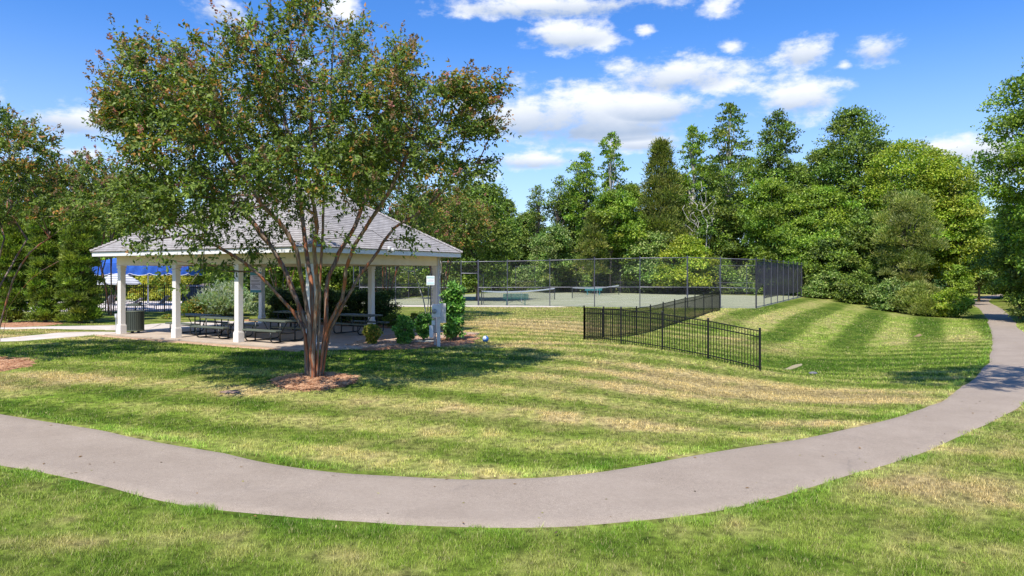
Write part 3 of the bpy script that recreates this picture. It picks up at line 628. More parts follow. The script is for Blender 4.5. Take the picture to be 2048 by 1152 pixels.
MB().box((0, 0, zc), (w2, .012, h2)).build('panel', mat('bright sign face', (.80, .83, .84), rough=.35), sg2)
M_aqua = mat('pale aqua band', (.50, .68, .70), rough=.4); MB().box((0, -.008, zc+h2*.33), (w2*.86, .004, h2*.2)).build('header', M_aqua, sg2); MB().box((0, -.008, zc-h2*.30), (w2*.86, .004, h2*.22)).build('footer', M_aqua, sg2)
ln = MB().box((w2*.1, -.008, zc+h2*.07), (w2*.6, .003, h2*.03)).box((0, -.008, zc-h2*.02), (w2*.8, .003, h2*.02)).box((0, -.008, zc-h2*.09), (w2*.7, .003, h2*.02)); ln.build('printed_lines', mat('faded print', (.5, .42, .5), rough=.5), sg2)
MB().box((0, .02, zc/2-.02), (.035, .025, zc+.1)).build('stake', M_frame, sg2)
# ---------------------------------------------------------------- electric meter
mx, my, _ = Q(877, 690, 0.0); mz = z1(mx, my); sc = my/F
def mp_(px, py, dy=0): return ((px-877)*sc, dy, CH-(py-HY)*sc-mz)
em = thing('electric_meter', 'pale electric meter boxes on a wooden post in the mulch bed', 'electric meter', (mx, my, mz))
M_box = mat('pale grey enamel', (.66, .66, .68), (.74, .74, .75), scale=12, rough=.4); M_wood = mat('painted post', (.66, .60, .55), (.74, .68, .62), scale=10, rough=.7)
pa = mp_(876, 636); MB().box((0, .03, pa[2]/2-.1), (.11, .10, pa[2]+.2)).build('post', M_wood, em, bevel=.006)
a, b = mp_(864, 634), mp_(881, 609); mb_ = MB().box(((a[0]+b[0])/2, -.02, (a[2]+b[2])/2), (b[0]-a[0], .14, b[2]-a[2])).build('meter_box', M_box, em, bevel=.012)
c = mp_(869.5, 622); gl = MB(); gl.v = []; g0 = MB().lathe([(.085, 0), (.085, .06), (.07, .10), (.03, .115)], 20)
g0.v = [(x+c[0], -.09-z, y+c[2]) for x, y, z in g0.v]; g0.build('meter_dial', mat('meter glass', (.30, .30, .30), rough=.15, spec=.8), mb_)
a, b = mp_(880, 646), mp_(889, 607); MB().box(((a[0]+b[0])/2+.01, .10, (a[2]+b[2])/2), (b[0]-a[0]+.05, .05, b[2]-a[2])).build('backboard', M_wood, em, bevel=.005)
a, b = mp_(859, 675), mp_(867, 651); MB().box(((a[0]+b[0])/2, -.02, (a[2]+b[2])/2), (b[0]-a[0], .12, b[2]-a[2])).build('junction_box', M_box, em, bevel=.01)
a, b = mp_(864, 650), mp_(870, 641); MB().box(((a[0]+b[0])/2, -.0, (a[2]+b[2])/2), (b[0]-a[0]+.02, .10, b[2]-a[2])).build('junction_box', M_box, em, bevel=.01)
cz = MB(); 
for px in (868.5, 871): a = mp_(px, 636); b = mp_(px, 684); cz.tube([(a[0], .0, a[2]), (a[0], .0, b[2]-.1)], .018, 8)
cz.build('conduit', mat('rusty conduit', (.34, .30, .28), (.42, .38, .36), scale=20, rough=.6), em)
vx, vy, vz = hit(849, 686); vb = MB().box((0, 0, .02), (.62, .42, .06)).build('valve_box', mat('weathered grey lid', (.36, .37, .33), (.45, .45, .40), scale=12, rough=.8), bevel=.01); vb.location = (vx, vy, vz+.03); vb.rotation_euler.z = -.3
tag(vb, 'flat grey green utility lid lying in the straw left of the meter', 'utility lid')
# ball
M_ball = bpy.data.materials.new('blue and white ball'); M_ball.use_nodes = True; t = M_ball.node_tree; p = t.nodes['Principled BSDF']; p.inputs['Roughness'].default_value = .3
vo = NN(t, 'ShaderNodeTexVoronoi'); vo.inputs['Scale'].default_value = 9; tco = NN(t, 'ShaderNodeTexCoord'); LK(t, tco.outputs['Object'], vo.inputs['Vector'])
sx_ = NN(t, 'ShaderNodeSeparateColor'); LK(t, vo.outputs['Color'], sx_.inputs[0]); LK(t, MIXC(t, M_(t, 'GREATER_THAN', sx_.outputs[0], .62), (.04, .17, .50), (.70, .78, .86)), p.inputs['Base Color'])
bxx, byy, bzz = hit(971, 685); mb = MB().lathe([(max(.002, .115*math.sin(math.pi*k/14)), .115-.115*math.cos(math.pi*k/14)) for k in range(15)], 24); bo = mb.build('ball', M_ball, smooth=True)
bo.location = (bxx, byy, bzz+.01); tag(bo, 'blue and white ball lying on the grass right of the mulch bed', 'ball')
# dark small stone-like object on the bank
sx2, sy2, sz2 = hit(1626, 749); dk = MB().lathe([(.10, 0), (.13, .03), (.09, .07), (.02, .085)], 9); dk.v = [(v[0]*1.2+.01*math.sin(9*v[1]), v[1]*.8, v[2]) for v in dk.v]
dko = dk.build('drain_stone', mat('dark stone', (.10, .10, .11), (.18, .18, .19), scale=20, rough=.8), smooth=True); dko.location = (sx2, sy2, sz2+.01); tag(dko, 'small dark stone lying in the green swale past the fence end', 'stone')

# ---------------------------------------------------------------- tennis court enclosure
M_galv = mat('dark grey fence tube', (.085, .085, .11), (.125, .125, .155), scale=5, rough=.45, metal=.4)
M_link = alpha_pattern('chain link wire', (.10, .10, .11), 'link', .045, metal=.3)
M_screen = alpha_pattern('windscreen cloth', (.055, .045, .065), 'cloth', .62, rough=.9, metal=0)
M_net = alpha_pattern('net cord', (.02, .02, .02), 'net', .10, rough=.9, metal=0)
def seglist(a, b, n): return [tuple(np.array(a)*(1-k/n)+np.array(b)*k/n) for k in range(n+1)]
def chain_fence(name, label, pts, tops, rails, mesh=True, gaps=(), screen=None, thick=(), sub=None):
    o0 = (pts[0][0], pts[0][1], 0); t = thing(name, label, 'fence', o0)
    zs = [z1(*p)-.02 for p in pts]
    for i, (p, zt) in enumerate(zip(pts, tops)):
        r = .055 if i in thick else .036
        MB().tube([(p[0], p[1], zs[i]-.1), (p[0], p[1], zt+.05)], r, 8).lathe([(r*1.25, 0), (r*1.1, .05), (.01, .08)], 8, (p[0], p[1], zt+.05)).build('post', M_galv, t, off=o0)
    for fr in rails:
        mb = MB()
        for i in range(len(pts)-1):
            if fr != 1 and (i in gaps): continue
            a, b = pts[i], pts[i+1]; za = zs[i]+(tops[i]-zs[i])*fr; zb = zs[i+1]+(tops[i+1]-zs[i+1])*fr
            mb.tube([(*a, za), (*b, zb)], .026, 6); mb.build('rail', M_galv, t, off=o0); mb = MB()
    if mesh:
        qs = [((*pts[i], zs[i]), (*pts[i+1], zs[i+1]), (*pts[i+1], tops[i+1]), (*pts[i], tops[i])) for i in range(len(pts)-1) if i not in gaps]
        sheet('chain_link_mesh', qs, M_link, t, o0)
    if screen: 
        qs = []
        for i in range(len(pts)-1):
            if i not in screen: continue
            lo0, hi0, lo1, hi1 = screen[i]; a, b = pts[i], pts[i+1]; n = 6
            for k in range(n):
                u0, u1 = k/n, (k+1)/n
                def pp(u, z, s): return (a[0]+(b[0]-a[0])*u-.05, a[1]+(b[1]-a[1])*u-.03+.03*math.sin(6.28*u*2+i), z)
                z0a = zs[i]+lo0+(lo1-lo0)*u0; z0b = zs[i]+lo0+(lo1-lo0)*u1; ht0 = tops[i]*(1-u0)+tops[i+1]*u0-.12; ht1 = tops[i]*(1-u1)+tops[i+1]*u1-.12
                qs.append((pp(u0, z0a, 0), pp(u1, z0b, 0), pp(u1, ht1+hi0, 0), pp(u0, ht0+hi0, 0)))
        sheet('windscreen', qs, M_screen, t, o0)
    return t, zs
near = [(16.95,48.6),(14.6,49.0),(12.3,49.1),(9.1,49.8),(6.0,50.9),(2.8,51.8),(-.35,52.5),(-2.55,52.9),(-3.85,53.0),(-6.1,53.1),(-8.85,53.2),(-11.6,53.3)]
ntop = [3.37,3.46,3.52,3.5,3.45,3.38,3.32,3.3,3.28,3.3,3.3,3.3]
nf, nz_ = chain_fence('tennis_court_fence', 'near side of the tall chain link tennis court fence, with an open gate', near, ntop, (1, .42), gaps=(7,), thick=(0, 2, 7))
MB().tube([(-2.55,52.9,2.42),(-3.85,53.0,2.42)], .03, 6).build('gate_header', M_galv, nf, off=(16.95,48.6,0))
sheet('chain_link_mesh', [((-2.55,52.9,2.42),(-3.85,53.0,2.42),(-3.85,53.0,3.28),(-2.55,52.9,3.3))], M_link, nf, (16.95,48.6,0))
gt = MB(); g = [(-2.5,52.95),(-2.2,54.1)]
gt.tube([(*g[0],.08),(*g[0],2.3),(*g[1],2.3),(*g[1],.08),(*g[0],.08)], .022, 6).tube([(*g[0],1.2),(*g[1],1.2)], .018, 6)
go = gt.build('gate', M_galv, nf, off=(16.95,48.6,0)); sheet('gate_mesh', [((*g[0],.08),(*g[1],.08),(*g[1],2.3),(*g[0],2.3))], M_link, go, (16.95,48.6,0))
rt = seglist((16.95,48.6),(31.3,74.7), 9)
scr = {0: (1.05, 0, 1.75, 0)}
for i in range(1, 9): scr[i] = (.62, 0, .62, 0)
chain_fence('tennis_court_fence', 'right side of the tennis court fence hung with torn dark windscreen cloth', rt, [3.37]+[3.4]*8+[3.45], (1,), screen=scr, thick=(0, 9))
bk = seglist((31.3,74.7),(.5,94.5), 12)
chain_fence('tennis_court_fence', 'far side of the tennis court fence in front of the overgrown hedge', bk[1:], [3.3]*12, (1, .42))
lf = seglist((.5,94.5),(-13.3,62.0), 9)+[(-12.2,53.9)]
chain_fence('tennis_court_fence', 'left side of the tennis court fence seen beyond the pavilion', lf[1:], [3.3]*10, (1, .42))
def net(label, a, b):
    v = Vector((b[0]-a[0], b[1]-a[1], 0)); L = v.length; t = thing('tennis_net', label, 'tennis net', (a[0], a[1], -.015), math.atan2(v.y, v.x), 'tennis nets on the court')
    for x in (0, L): MB().tube([(x, 0, -.1), (x, 0, 1.07)], .045, 10).build('net_post', mat('net post green', (.04, .05, .05), rough=.4), t)
    n = 12; qs = []; tp = MB(); pts = []
    for k in range(n+1):
        x = .05+(L-.1)*k/n; u = 2*k/n-1; pts.append((x, 0, 1.07-.155*(1-u*u)))
    for k in range(n): qs.append(((pts[k][0], 0, .04), (pts[k+1][0], 0, .04), (pts[k+1][0], 0, pts[k+1][2]), (pts[k][0], 0, pts[k][2])))
    sheet('net_mesh', qs, M_net, t)
    for k in range(n):
        a_, b_ = Vector(pts[k]), Vector(pts[k+1]); c_ = (a_+b_)/2; tp.box((c_.x, 0, c_.z-.03), ((b_-a_).length, .04, .11), ry=-math.atan2(b_.z-a_.z, b_.x-a_.x))
    tp.build('top_band', mat('white net tape', (.85, .85, .83), rough=.8), t)
    MB().box((L/2, 0, .48), (.05, .02, .92)).build('centre_strap', mat('strap white', (.6, .6, .6), rough=.8), t)
    return t
net('tennis net nearer the gate, behind the green bench', N1a, N1b)
net('tennis net on the right, in front of the far teal bench', N2a, N2b)
M_bench = mat('green bench coating', (.018, .095, .08), (.028, .13, .11), scale=30, rough=.45)
M_bench2 = mat('teal bench coating', (.05, .26, .28), (.07, .32, .33), scale=30, rough=.45)
def bench(label, x, y, rz, m, L=1.95):
    t = thing('park_bench', label, 'bench', (x, y, z1(x, y)+.02), rz, 'coated metal benches at the tennis courts')
    sb = MB()
    for k in range(6): sb.box((0, -.02+k*.075, .45), (L, .055, .03))
    sb.build('seat', m, t, bevel=.008)
    bb = MB()
    for k in range(6): bb.box((0, -.10-.03*k*.5, .53+k*.065), (L-.04*(k == 5), .03, .05))
    bb.build('backrest', m, t, bevel=.008)
    for s in (-1, 1):
        MB().tube([(s*L*.36, .18, .0), (s*L*.36, .18, .44)], .03, 8).tube([(s*L*.36, -.14, .0), (s*L*.36, -.06, .44), (s*L*.36, -.17, .88)], .03, 8).box((s*L*.36, .02, .012), (.10, .5, .02)).build('leg', m, t)
    MB().tube([(-L*.36, .05, .08), (0, .05, .43)], .014, 6).tube([(L*.36, .05, .08), (0, .05, .43)], .014, 6).build('brace', m, t)
    return t
bench('dark green slatted bench just inside the near court fence', .29, 53.5, math.pi*0, M_bench)
bench('teal bench in the distance behind the far tennis net', 9.25, 79.5, math.pi*0, M_bench2)

# ---------------------------------------------------------------- black iron fences
M_iron = mat('black fence coating', (.008, .008, .009), rough=.35, spec=.4)
def iron_fence(label, pts, H=1.25, pitch=.098, pr=.0085, group='black picket fences', ornate=False):
    o0 = (pts[0][0], pts[0][1], z1(*pts[0])); t = thing('picket_fence', label, 'fence', o0, 0, group)
    zs = [z1(*p) for p in pts]
    for p, z in zip(pts, zs):
        MB().box((p[0], p[1], z+(H+.0)/2), (.055, .055, H+.06)).box((p[0], p[1], z+H+.045), (.07, .07, .025), taper=.6).build('post', M_iron, t, off=o0)
    for i in range(len(pts)-1):
        a, b = np.array(pts[i]), np.array(pts[i+1]); za, zb = zs[i], zs[i+1]; v = b-a; L = np.hypot(*v); ang = math.atan2(v[1], v[0]); sl_ = math.atan2(zb-za, L); mb = MB()
        for h in (.12, H-.22, H-.04): c = (a+b)/2; mb.box((c[0], c[1], (za+zb)/2+h), (L/math.cos(sl_), .026, .03), rz=ang, ry=-sl_)
        n = int(L/pitch)
        for k in range(1, n):
            q = a+v*k/n; z = za+(zb-za)*k/n; mb.box((q[0], q[1], z+.03+(H-.07)/2), (pr*2, pr*2, H-.07), rz=ang)
        mb.build('panel', M_iron, t, off=o0)
    return t
iron_fence('short black picket fence run coming toward the path, nearest the viewer', [(2.73,26.5),(3.92,25.15),(5.11,23.8),(6.29,22.45),(7.47,21.1)])
iron_fence('long black picket fence run climbing away to the tennis court fence', seglist((2.73,26.5),(13.2,44.5), 11)[0:])
iron_fence('tall black pool fence running behind the leftmost pavilion posts', [((p-1024)/F*43., 43.+(p-290)*.003) for p in (120,171,215.5,252,287,327,365,405,445)], H=1.75, pitch=.11, pr=.011)
# ---------------------------------------------------------------- pool side furniture
M_blue = mat('blue canopy cloth', (.025, .10, .46), (.035, .14, .58), scale=3, rough=.7, trans=.25)
M_wcloth = mat('white cloth edge', (.75, .75, .75), rough=.8)
def U(px, Y): return (px-1024)/F*Y
cY = 50.0
can = thing('canopy_umbrella', 'big bright blue canopy with a scalloped white edged valance', 'umbrella', (U(298, cY), cY+2.2, 0))
xL, xR = U(178, cY)-U(298, cY), U(374, cY)-U(298, cY); d_ = 2.0
segs = []; M4 = [((xL, -d_), (xR, -d_)), ((xR, -d_), (xR, d_)), ((xR, d_), (xL, d_)), ((xL, d_), (xL, -d_))]
val = MB(); trim = MB(); ztop = 3.15; zbot = 2.30
for (a, b) in M4:
    L = math.dist(a, b); ns_ = max(2, round(L/1.4)); n = ns_*14; rows = 5; pr_ = []
    nx_, ny_ = (b[1]-a[1])/L, -(b[0]-a[0])/L; base = len(val.v)
    for k in range(n+1):
        u = k/n; s = (u*ns_) % 1; sag = .16*4*s*(1-s); 
        for r in range(rows+1):
            q = r/rows; out = (.03*math.sin(s*math.pi*4)+.05*math.sin(s*6.28*1.5+q*3))*q
            val.v.append((a[0]+(b[0]-a[0])*u+nx_*out, a[1]+(b[1]-a[1])*u+ny_*out, ztop-(ztop-zbot+sag-.12)*q))
    for k in range(n):
        for r in range(rows):
            i = base+k*(rows+1)+r; val.f.append((i, i+1, i+rows+2, i+rows+1))
    trim.tube([val.v[base+k*(rows+1)+rows] for k in range(n+1)], .018, 5)
apex = (0, 0, 4.3)
val.add([(xL, -d_, ztop), (xR, -d_, ztop), (xR, d_, ztop), (xL, d_, ztop), apex], [(0, 1, 4), (1, 2, 4), (2, 3, 4), (3, 0, 4)])
val.build('canopy', M_blue, can); trim.build('edging', M_wcloth, can)
MB().tube([(-.9, -.6, 0), (-.9, -.6, 3.2)], .05, 10).tube([(-.9, -.6, 3.1), (0, 0, 4.2)], .04, 8).build('pole', mat('white pole', (.6, .6, .6), rough=.4), can)
M_stripe = bpy.data.materials.new('striped cloth'); M_stripe.use_nodes = True; t = M_stripe.node_tree; p = t.nodes['Principled BSDF']; p.inputs['Roughness'].default_value = .8
tco = NN(t, 'ShaderNodeTexCoord'); sz_ = NN(t, 'ShaderNodeSeparateXYZ'); LK(t, tco.outputs['Object'], sz_.inputs[0])
LK(t, MIXC(t, M_(t, 'GREATER_THAN', M_(t, 'FRACT', M_(t, 'MULTIPLY', sz_.outputs[2], 9.0)), .55), (.75, .75, .76), (.16, .17, .21)), p.inputs['Base Color'])
sY_ = 46.; su = thing('pool_umbrella', 'white and grey striped pool umbrella below the blue canopy', 'umbrella', (U(237, sY_), sY_, 0))
c_ = MB(); N8 = 8
prof = [(.05, 2.42), (.45, 2.33), (.85, 2.16), (1.2, 1.93), (1.38, 1.74)]
for r, z in prof:
    for k in range(N8*4):
        q = k*2*math.pi/(N8*4); e = 1-.05*abs(math.sin(q*N8/2)); c_.v.append((r*e*math.cos(q), r*e*math.sin(q), z-.08*(r/1.38)*abs(math.sin(q*N8/2))))
for i in range(4):
    for k in range(32): c_.f.append((i*32+k, i*32+(k+1) % 32, (i+1)*32+(k+1) % 32, (i+1)*32+k))
c_.build('canopy', M_stripe, su); MB().tube([(0, 0, 0), (0, 0, 2.45)], .03, 8).build('pole', mat('umbrella pole', (.5, .5, .5), rough=.4), su)
MB().lathe([(.3, 0), (.3, .06), (.06, .1)], 16).build('base', mat('umbrella base', (.4, .4, .4), rough=.7), su)
tag(MB().prism([(U(60, 47), 44.2), (U(372, 47), 44.2), (U(372, 60)+3, 60), (U(60, 60), 60)], -.2, .03).build('pool_deck', mat('pool deck', (.62, .54, .50), (.70, .62, .58), scale=1, rough=.8)), kind='structure')
M_lf = mat('white lounger frame', (.70, .68, .66), rough=.4); M_ls = mat('lounger sling', (.46, .36, .33), (.54, .44, .41), scale=20, rough=.8)
def lounger(label, x, y, rz, up=.75):
    t = thing('sun_lounger', label, 'sun lounger', (x, y, .03), rz, 'loungers on the pool deck'); c, s = math.cos(up), math.sin(up)
    for g in (-.3, .3):
        MB().tube([(-.55, g, .32), (1.25, g, .32)], .022, 6).tube([(-.0, g, .33), (-.75*c, g, .33+.75*s)], .022, 6).build('side_rail', M_lf, t)
    for lx in (-.45, 1.1): MB().tube([(lx, -.3, 0), (lx, -.3, .32), (lx, .3, .32), (lx, .3, 0)], .02, 6).build('leg', M_lf, t)
    MB().box((.62, 0, .335), (1.22, .54, .02)).build('seat', M_ls, t)
    MB().box((-.37*c, 0, .34+.37*s), (.75, .54, .02), ry=up).build('backrest', M_ls, t)
    MB().tube([(-.2, -.33, .34), (-.15, -.33, .52), (.35, -.33, .52), (.4, -.33, .34)], .016, 6).tube([(-.2, .33, .34), (-.15, .33, .52), (.35, .33, .52), (.4, .33, .34)], .016, 6).build('armrest', M_lf, t)
lounger('reclined white lounger behind the pool fence, right of the trash can', U(316, 46), 46.3, .0+math.pi, .85)
lounger('upright white lounger partly behind the second pavilion post', U(346, 46), 46.1, math.pi+.3, 1.1)
lounger('white lounger under the striped umbrella, leftmost behind the fence', U(208, 46), 46.5, math.pi-.3, .95)
lounger('white lounger behind the trash can, below the striped umbrella edge', U(262, 46), 46.2, math.pi+.1, .6)
lounger('white lounger between the striped umbrella and the leftmost post', U(232, 47), 48.2, .3, .9)
M_cab = mat('slate blue cabinet', (.12, .13, .18), (.16, .17, .22), scale=6, rough=.6)
def cabinet(label, px, Y, w, h):
    t = thing('storage_cabinet', label, 'cabinet', (U(px, Y), Y, z1(U(px, Y), Y)), 0)
    MB().box((0, .35, h/2), (w, .7, h)).build('body', M_cab, t, bevel=.02)
    for s in (-1, 1): dd = MB().box((s*w/4, -.012, h/2), (w/2-.03, .03, h-.1)).build('door', M_cab, t, bevel=.01); MB().box((s*.05, -.04, h*.55), (.025, .03, .14)).build('handle', M_frame, dd)
    MB().box((0, .33, h+.05), (w+.14, .84, .10), taper=.92).build('roof', mat('dusty pink lid', (.42, .33, .33), rough=.7), t, bevel=.01)
cabinet('slate blue storage cabinet with a dusty pink lid behind the pool fence', 380, 44.2, 1.0, 1.55)
cabinet('smaller grey blue cabinet tucked behind the silvery juniper', 411, 46.5, .6, 1.6)

LITTER = 420
# ================================================================ trees and shrubs
M_leaf = mat('foliage', (0, 0, 0), attr=1, rough=.5, spec=.4, trans=.36)
M_leafg = mat('glossy foliage', (0, 0, 0), attr=1, rough=.36, spec=.5, trans=.22)
M_bark = mat('grey brown bark', (.14, .105, .08), (.24, .19, .15), scale=6, rough=.9, bump=.8, bscale=20, stretch=(1, 1, .25), bdist=.03)
M_barkw = mat('pale bark', (.38, .35, .31), (.52, .48, .43), scale=5, rough=.8, bump=.4, bscale=20)
M_crape = bpy.data.materials.new('peeling crape bark'); M_crape.use_nodes = True; t = M_crape.node_tree; p = t.nodes['Principled BSDF']; p.inputs['Roughness'].default_value = .55
tco = NN(t, 'ShaderNodeTexCoord'); v_ = V_(t, 'MULTIPLY', tco.outputs['Object'], (16, 16, 1.7))
na = NN(t, 'ShaderNodeTexNoise'); na.inputs['Scale'].default_value = 1; na.inputs['Detail'].default_value = 6; na.inputs['Distortion'].default_value = 1.2; LK(t, v_, na.inputs['Vector'])
nb = NN(t, 'ShaderNodeTexNoise'); nb.inputs['Scale'].default_value = .62; nb.inputs['Detail'].default_value = 5; LK(t, V_(t, 'ADD', v_, (7, 3, 5)), nb.inputs['Vector'])
c1 = MIXC(t, RAMP(t, na.outputs[0], .38, .62), (.23, .175, .13), (.115, .065, .042)); c2 = MIXC(t, RAMP(t, nb.outputs[0], .50, .60), c1, (.31, .10, .035))
c3 = MIXC(t, RAMP(t, na.outputs[0], .60, .68), c2, (.10, .045, .035)); LK(t, c3, p.inputs['Base Color'])
bp = NN(t, 'ShaderNodeBump'); bp.inputs['Strength'].default_value = .7; bp.inputs['Distance'].default_value = .02; LK(t, na.outputs[0], bp.inputs['Height']); LK(t, bp.outputs[0], p.inputs['Normal'])
def unit(v): return v/np.maximum(np.linalg.norm(v, axis=-1, keepdims=True), 1e-9)
def leaves(name, Pt, T, N, L, Wd, C, m, parent, off=(0, 0, 0), fold=.18):
    """one pointed, slightly folded quad per leaf. Pt base points, T leaf direction, N face normal"""
    T = unit(T); B = unit(np.cross(T, N)); N = np.cross(B, T); L = np.broadcast_to(np.asarray(L, float).reshape(-1, 1), (len(Pt), 1)); Wd = np.broadcast_to(np.asarray(Wd, float).reshape(-1, 1), (len(Pt), 1))
    mid = Pt+T*L*.45-N*Wd*fold
    v = np.stack([Pt, mid+B*Wd*.5+N*Wd*fold*1.6, Pt+T*L-N*L*.08, mid-B*Wd*.5+N*Wd*fold*1.6], 1).reshape(-1, 3)-np.array(off)
    c = np.repeat(C, 4, axis=0); f = np.arange(len(v)).reshape(-1, 4)
    return npmesh(name, v, f, m, parent, col=c)
def rv(n, rg=None): return unit((rg or RNG).normal(size=(n, 3)))
def pal(n, cols, wts, rg=None, var=.22):
    rg = rg or RNG; i = rg.choice(len(cols), n, p=np.array(wts)/sum(wts)); return np.array(cols)[i]*rg.uniform(1-var, 1+var*1.4, (n, 1))
# ---- branching skeleton: stems + targets joined greedily
def skeleton(stems, targets, bias=.30, sag=.10, maxseg=.55):
    pos = []; par = []; dist = []
    base_nodes = []
    for st in stems:
        prev = -1; d = 0
        for i, q in enumerate(st):
            pos.append(q); par.append(prev); d = 0 if prev < 0 else d+float(np.linalg.norm(np.array(q)-np.array(pos[prev]))); dist.append(d*.45); prev = len(pos)-1
    npre = len(pos); P_ = np.zeros((npre+len(targets)*4, 3)); D_ = np.zeros(len(P_)); P_[:npre] = pos; D_[:npre] = dist; n = npre
    # only the upper part of a stem may branch
    ok = np.zeros(len(P_), bool)
    c = 0
    for st in stems:
        L = len(st); ok[c+max(1, int(L*.45)):c+L] = True; c += L
    near = np.array([np.min(np.linalg.norm(P_[:npre][ok[:npre]]-t, axis=1)) for t in targets]); order = np.argsort(near)
    tips = []
    for ti in order:
        t = targets[ti]; v = t-P_[:n]; dd = np.linalg.norm(v, axis=1); down = np.clip(-v[:, 2], 0, None)
        cost = dd+bias*D_[:n]+down*.9; cost[~ok[:n]] = 1e9; k = int(np.argmin(cost)); a = P_[k]; L = dd[k]
        ns = max(1, min(4, int(L/maxseg))); prev = k
        for s in range(1, ns+1):
            u = s/ns; q = a*(1-u)+t*u; q = q+np.array([0, 0, 4*sag*u*(1-u)*L])+RNG.normal(0, .035*L, 3)*(s < ns)
            P_[n] = q; ok[n] = True; D_[n] = D_[prev]+np.linalg.norm(q-P_[prev]); par.append(prev); prev = n; n += 1
        tips.append(prev)
    return P_[:n], par, tips
def skin(Pn, par, r_tip, expo, r_base_mult=1.0, sides=6, cap=.3, cr_max=9):
    n = len(Pn); cnt = np.zeros(n); ch = [[] for _ in range(n)]
    for i, p in enumerate(par):
        if p >= 0: ch[p].append(i)
    order = list(range(n))
    # parents always precede children except stems are in order as well
    for i in reversed(order):
        if not ch[i]: cnt[i] = 1
        else: cnt[i] += sum(cnt[c] for c in ch[i])
    rad = np.minimum(r_tip*cnt**expo, cr_max)
    mb = MB(); starts = [i for i in range(n) if par[i] < 0]
    stack = [(i, None) for i in starts]
    while stack:
        i, p = stack.pop(); chain = ([p] if p is not None else [])+[i]; cur = i
        while ch[cur]:
            best = max(ch[cur], key=lambda c: cnt[c])
            for c in ch[cur]:
                if c != best: stack.append((c, cur))
            chain.append(best); cur = best
        rr = [float(rad[c]) for c in chain]
        if p is not None: rr[0] = min(rr[0], rr[1]*1.25)
        if len(chain) > 1: mb.tube([Pn[c] for c in chain], rr, sides if rr[0] > .02 else 4, cap=False)
    return mb, rad
GRN = [(.10, .155, .018), (.15, .21, .028), (.23, .29, .055), (.045, .08, .012)]
def crape(label, stems, targets, seed, nleaf=46, leafL=.075, warm_z=5.0, group='crape myrtles round the lawn', shoot=.34, cx=None, name='crape_myrtle_tree', tipr=.0055, sides=8, expo=.42, warm=.2, pink=.05):
    rg = np.random.default_rng(seed); base = stems[0][0]; o0 = (float(base[0]), float(base[1]), z1(base[0], base[1]))
    t = thing(name, label, 'tree', o0, 0, group)
    Pn, par, tips = skeleton(stems, targets); mb, rad = skin(Pn, par, tipr, expo, sides=sides)
    mb.build('trunk', M_crape, t, smooth=True, off=o0)
    # leafy shoots at tips and along the outer nodes
    cen = targets.mean(0); n = len(tips)
    tp = Pn[tips]; out = unit(tp-cen+np.array([0, 0, .8])); ns = 4; per = max(6, nleaf//ns)
    sh = unit(out[:, None]*.9+rg.normal(0, .62, (n, ns, 3))+np.array([0, 0, .25]))*rg.uniform(.55, 1.5, (n, ns, 1))*shoot*1.35
    u = (np.arange(per)[None, None]+rg.random((n, ns, per)))/per; start = tp[:, None]-sh*.25+rg.normal(0, .05, sh.shape)
    pt = start[:, :, None]+sh[:, :, None]*u[..., None]; pt[..., 2] -= .22*(u**2)*shoot; pt += rg.normal(0, .022+.10*max(0, shoot-.36), pt.shape)
    pt = pt.reshape(-1, 3); k = len(pt); m = ns*per; u = u.reshape(n, m); sh_r = np.repeat(sh.reshape(-1, 3), per, axis=0); T = unit(unit(sh_r)*.8+rv(k, rg)*1.0+np.array([0, 0, -.35])); N = unit(rv(k, rg)*.7+np.array([-.15, -.45, .8]))
    sh = sh.mean(1); C = pal(k, GRN, (5, 5, 2.6, 2), rg)
    cl = rg.uniform(.75, 1.25, (n, 1)); C *= np.repeat(cl, m, axis=0)
    tw = (tp[:, 2] > warm_z-rg.exponential(1.2, n)) & (rg.random(n) < warm); wm = np.repeat(tw, m) & (u.reshape(-1) > .55) & (rg.random(k) < .75)
    C[wm] = pal(int(wm.sum()), [(.36, .18, .035), (.42, .20, .07), (.28, .23, .035)], (3, 2, 3), rg)
    leaves('crown', pt, T, N, rg.uniform(.7, 1.3, k)*leafL, rg.uniform(.42, .58, k)*leafL, C, M_leaf, t, o0)
    # fading flower panicles and seed heads at some shoot tips
    sel = np.where((rg.random(n) < pink+.22) & (tp[:, 2] > cen[2]-1.5))[0]; q = []; cc = []
    for i in sel:
        c = 26; base_ = tp[i]+sh[i]*.95; d = unit(sh[i]+np.array([0, 0, .2]))
        uu = rg.random((c, 1)); q.append(base_+d*uu*.22+rg.normal(0, .035, (c, 3))*(1.1-uu)); pk = rg.random() < pink*1.4
        cc.append(pal(c, [(.46, .17, .15), (.42, .22, .17)] if pk else [(.25, .14, .07), (.30, .20, .11), (.16, .12, .05)], (1, 1) if pk else (1, 1, 1), rg))
    if q:
        q = np.vstack(q); cc = np.vstack(cc); k = len(q); leaves('blossoms', q, rv(k, rg), rv(k, rg), leafL*.5, leafL*.4, cc, M_leaf, t, o0)
    return t
def W3(px, py, Y): return np.array([(px-1024)/F*Y, Y, CH-(py-HY)/F*Y])
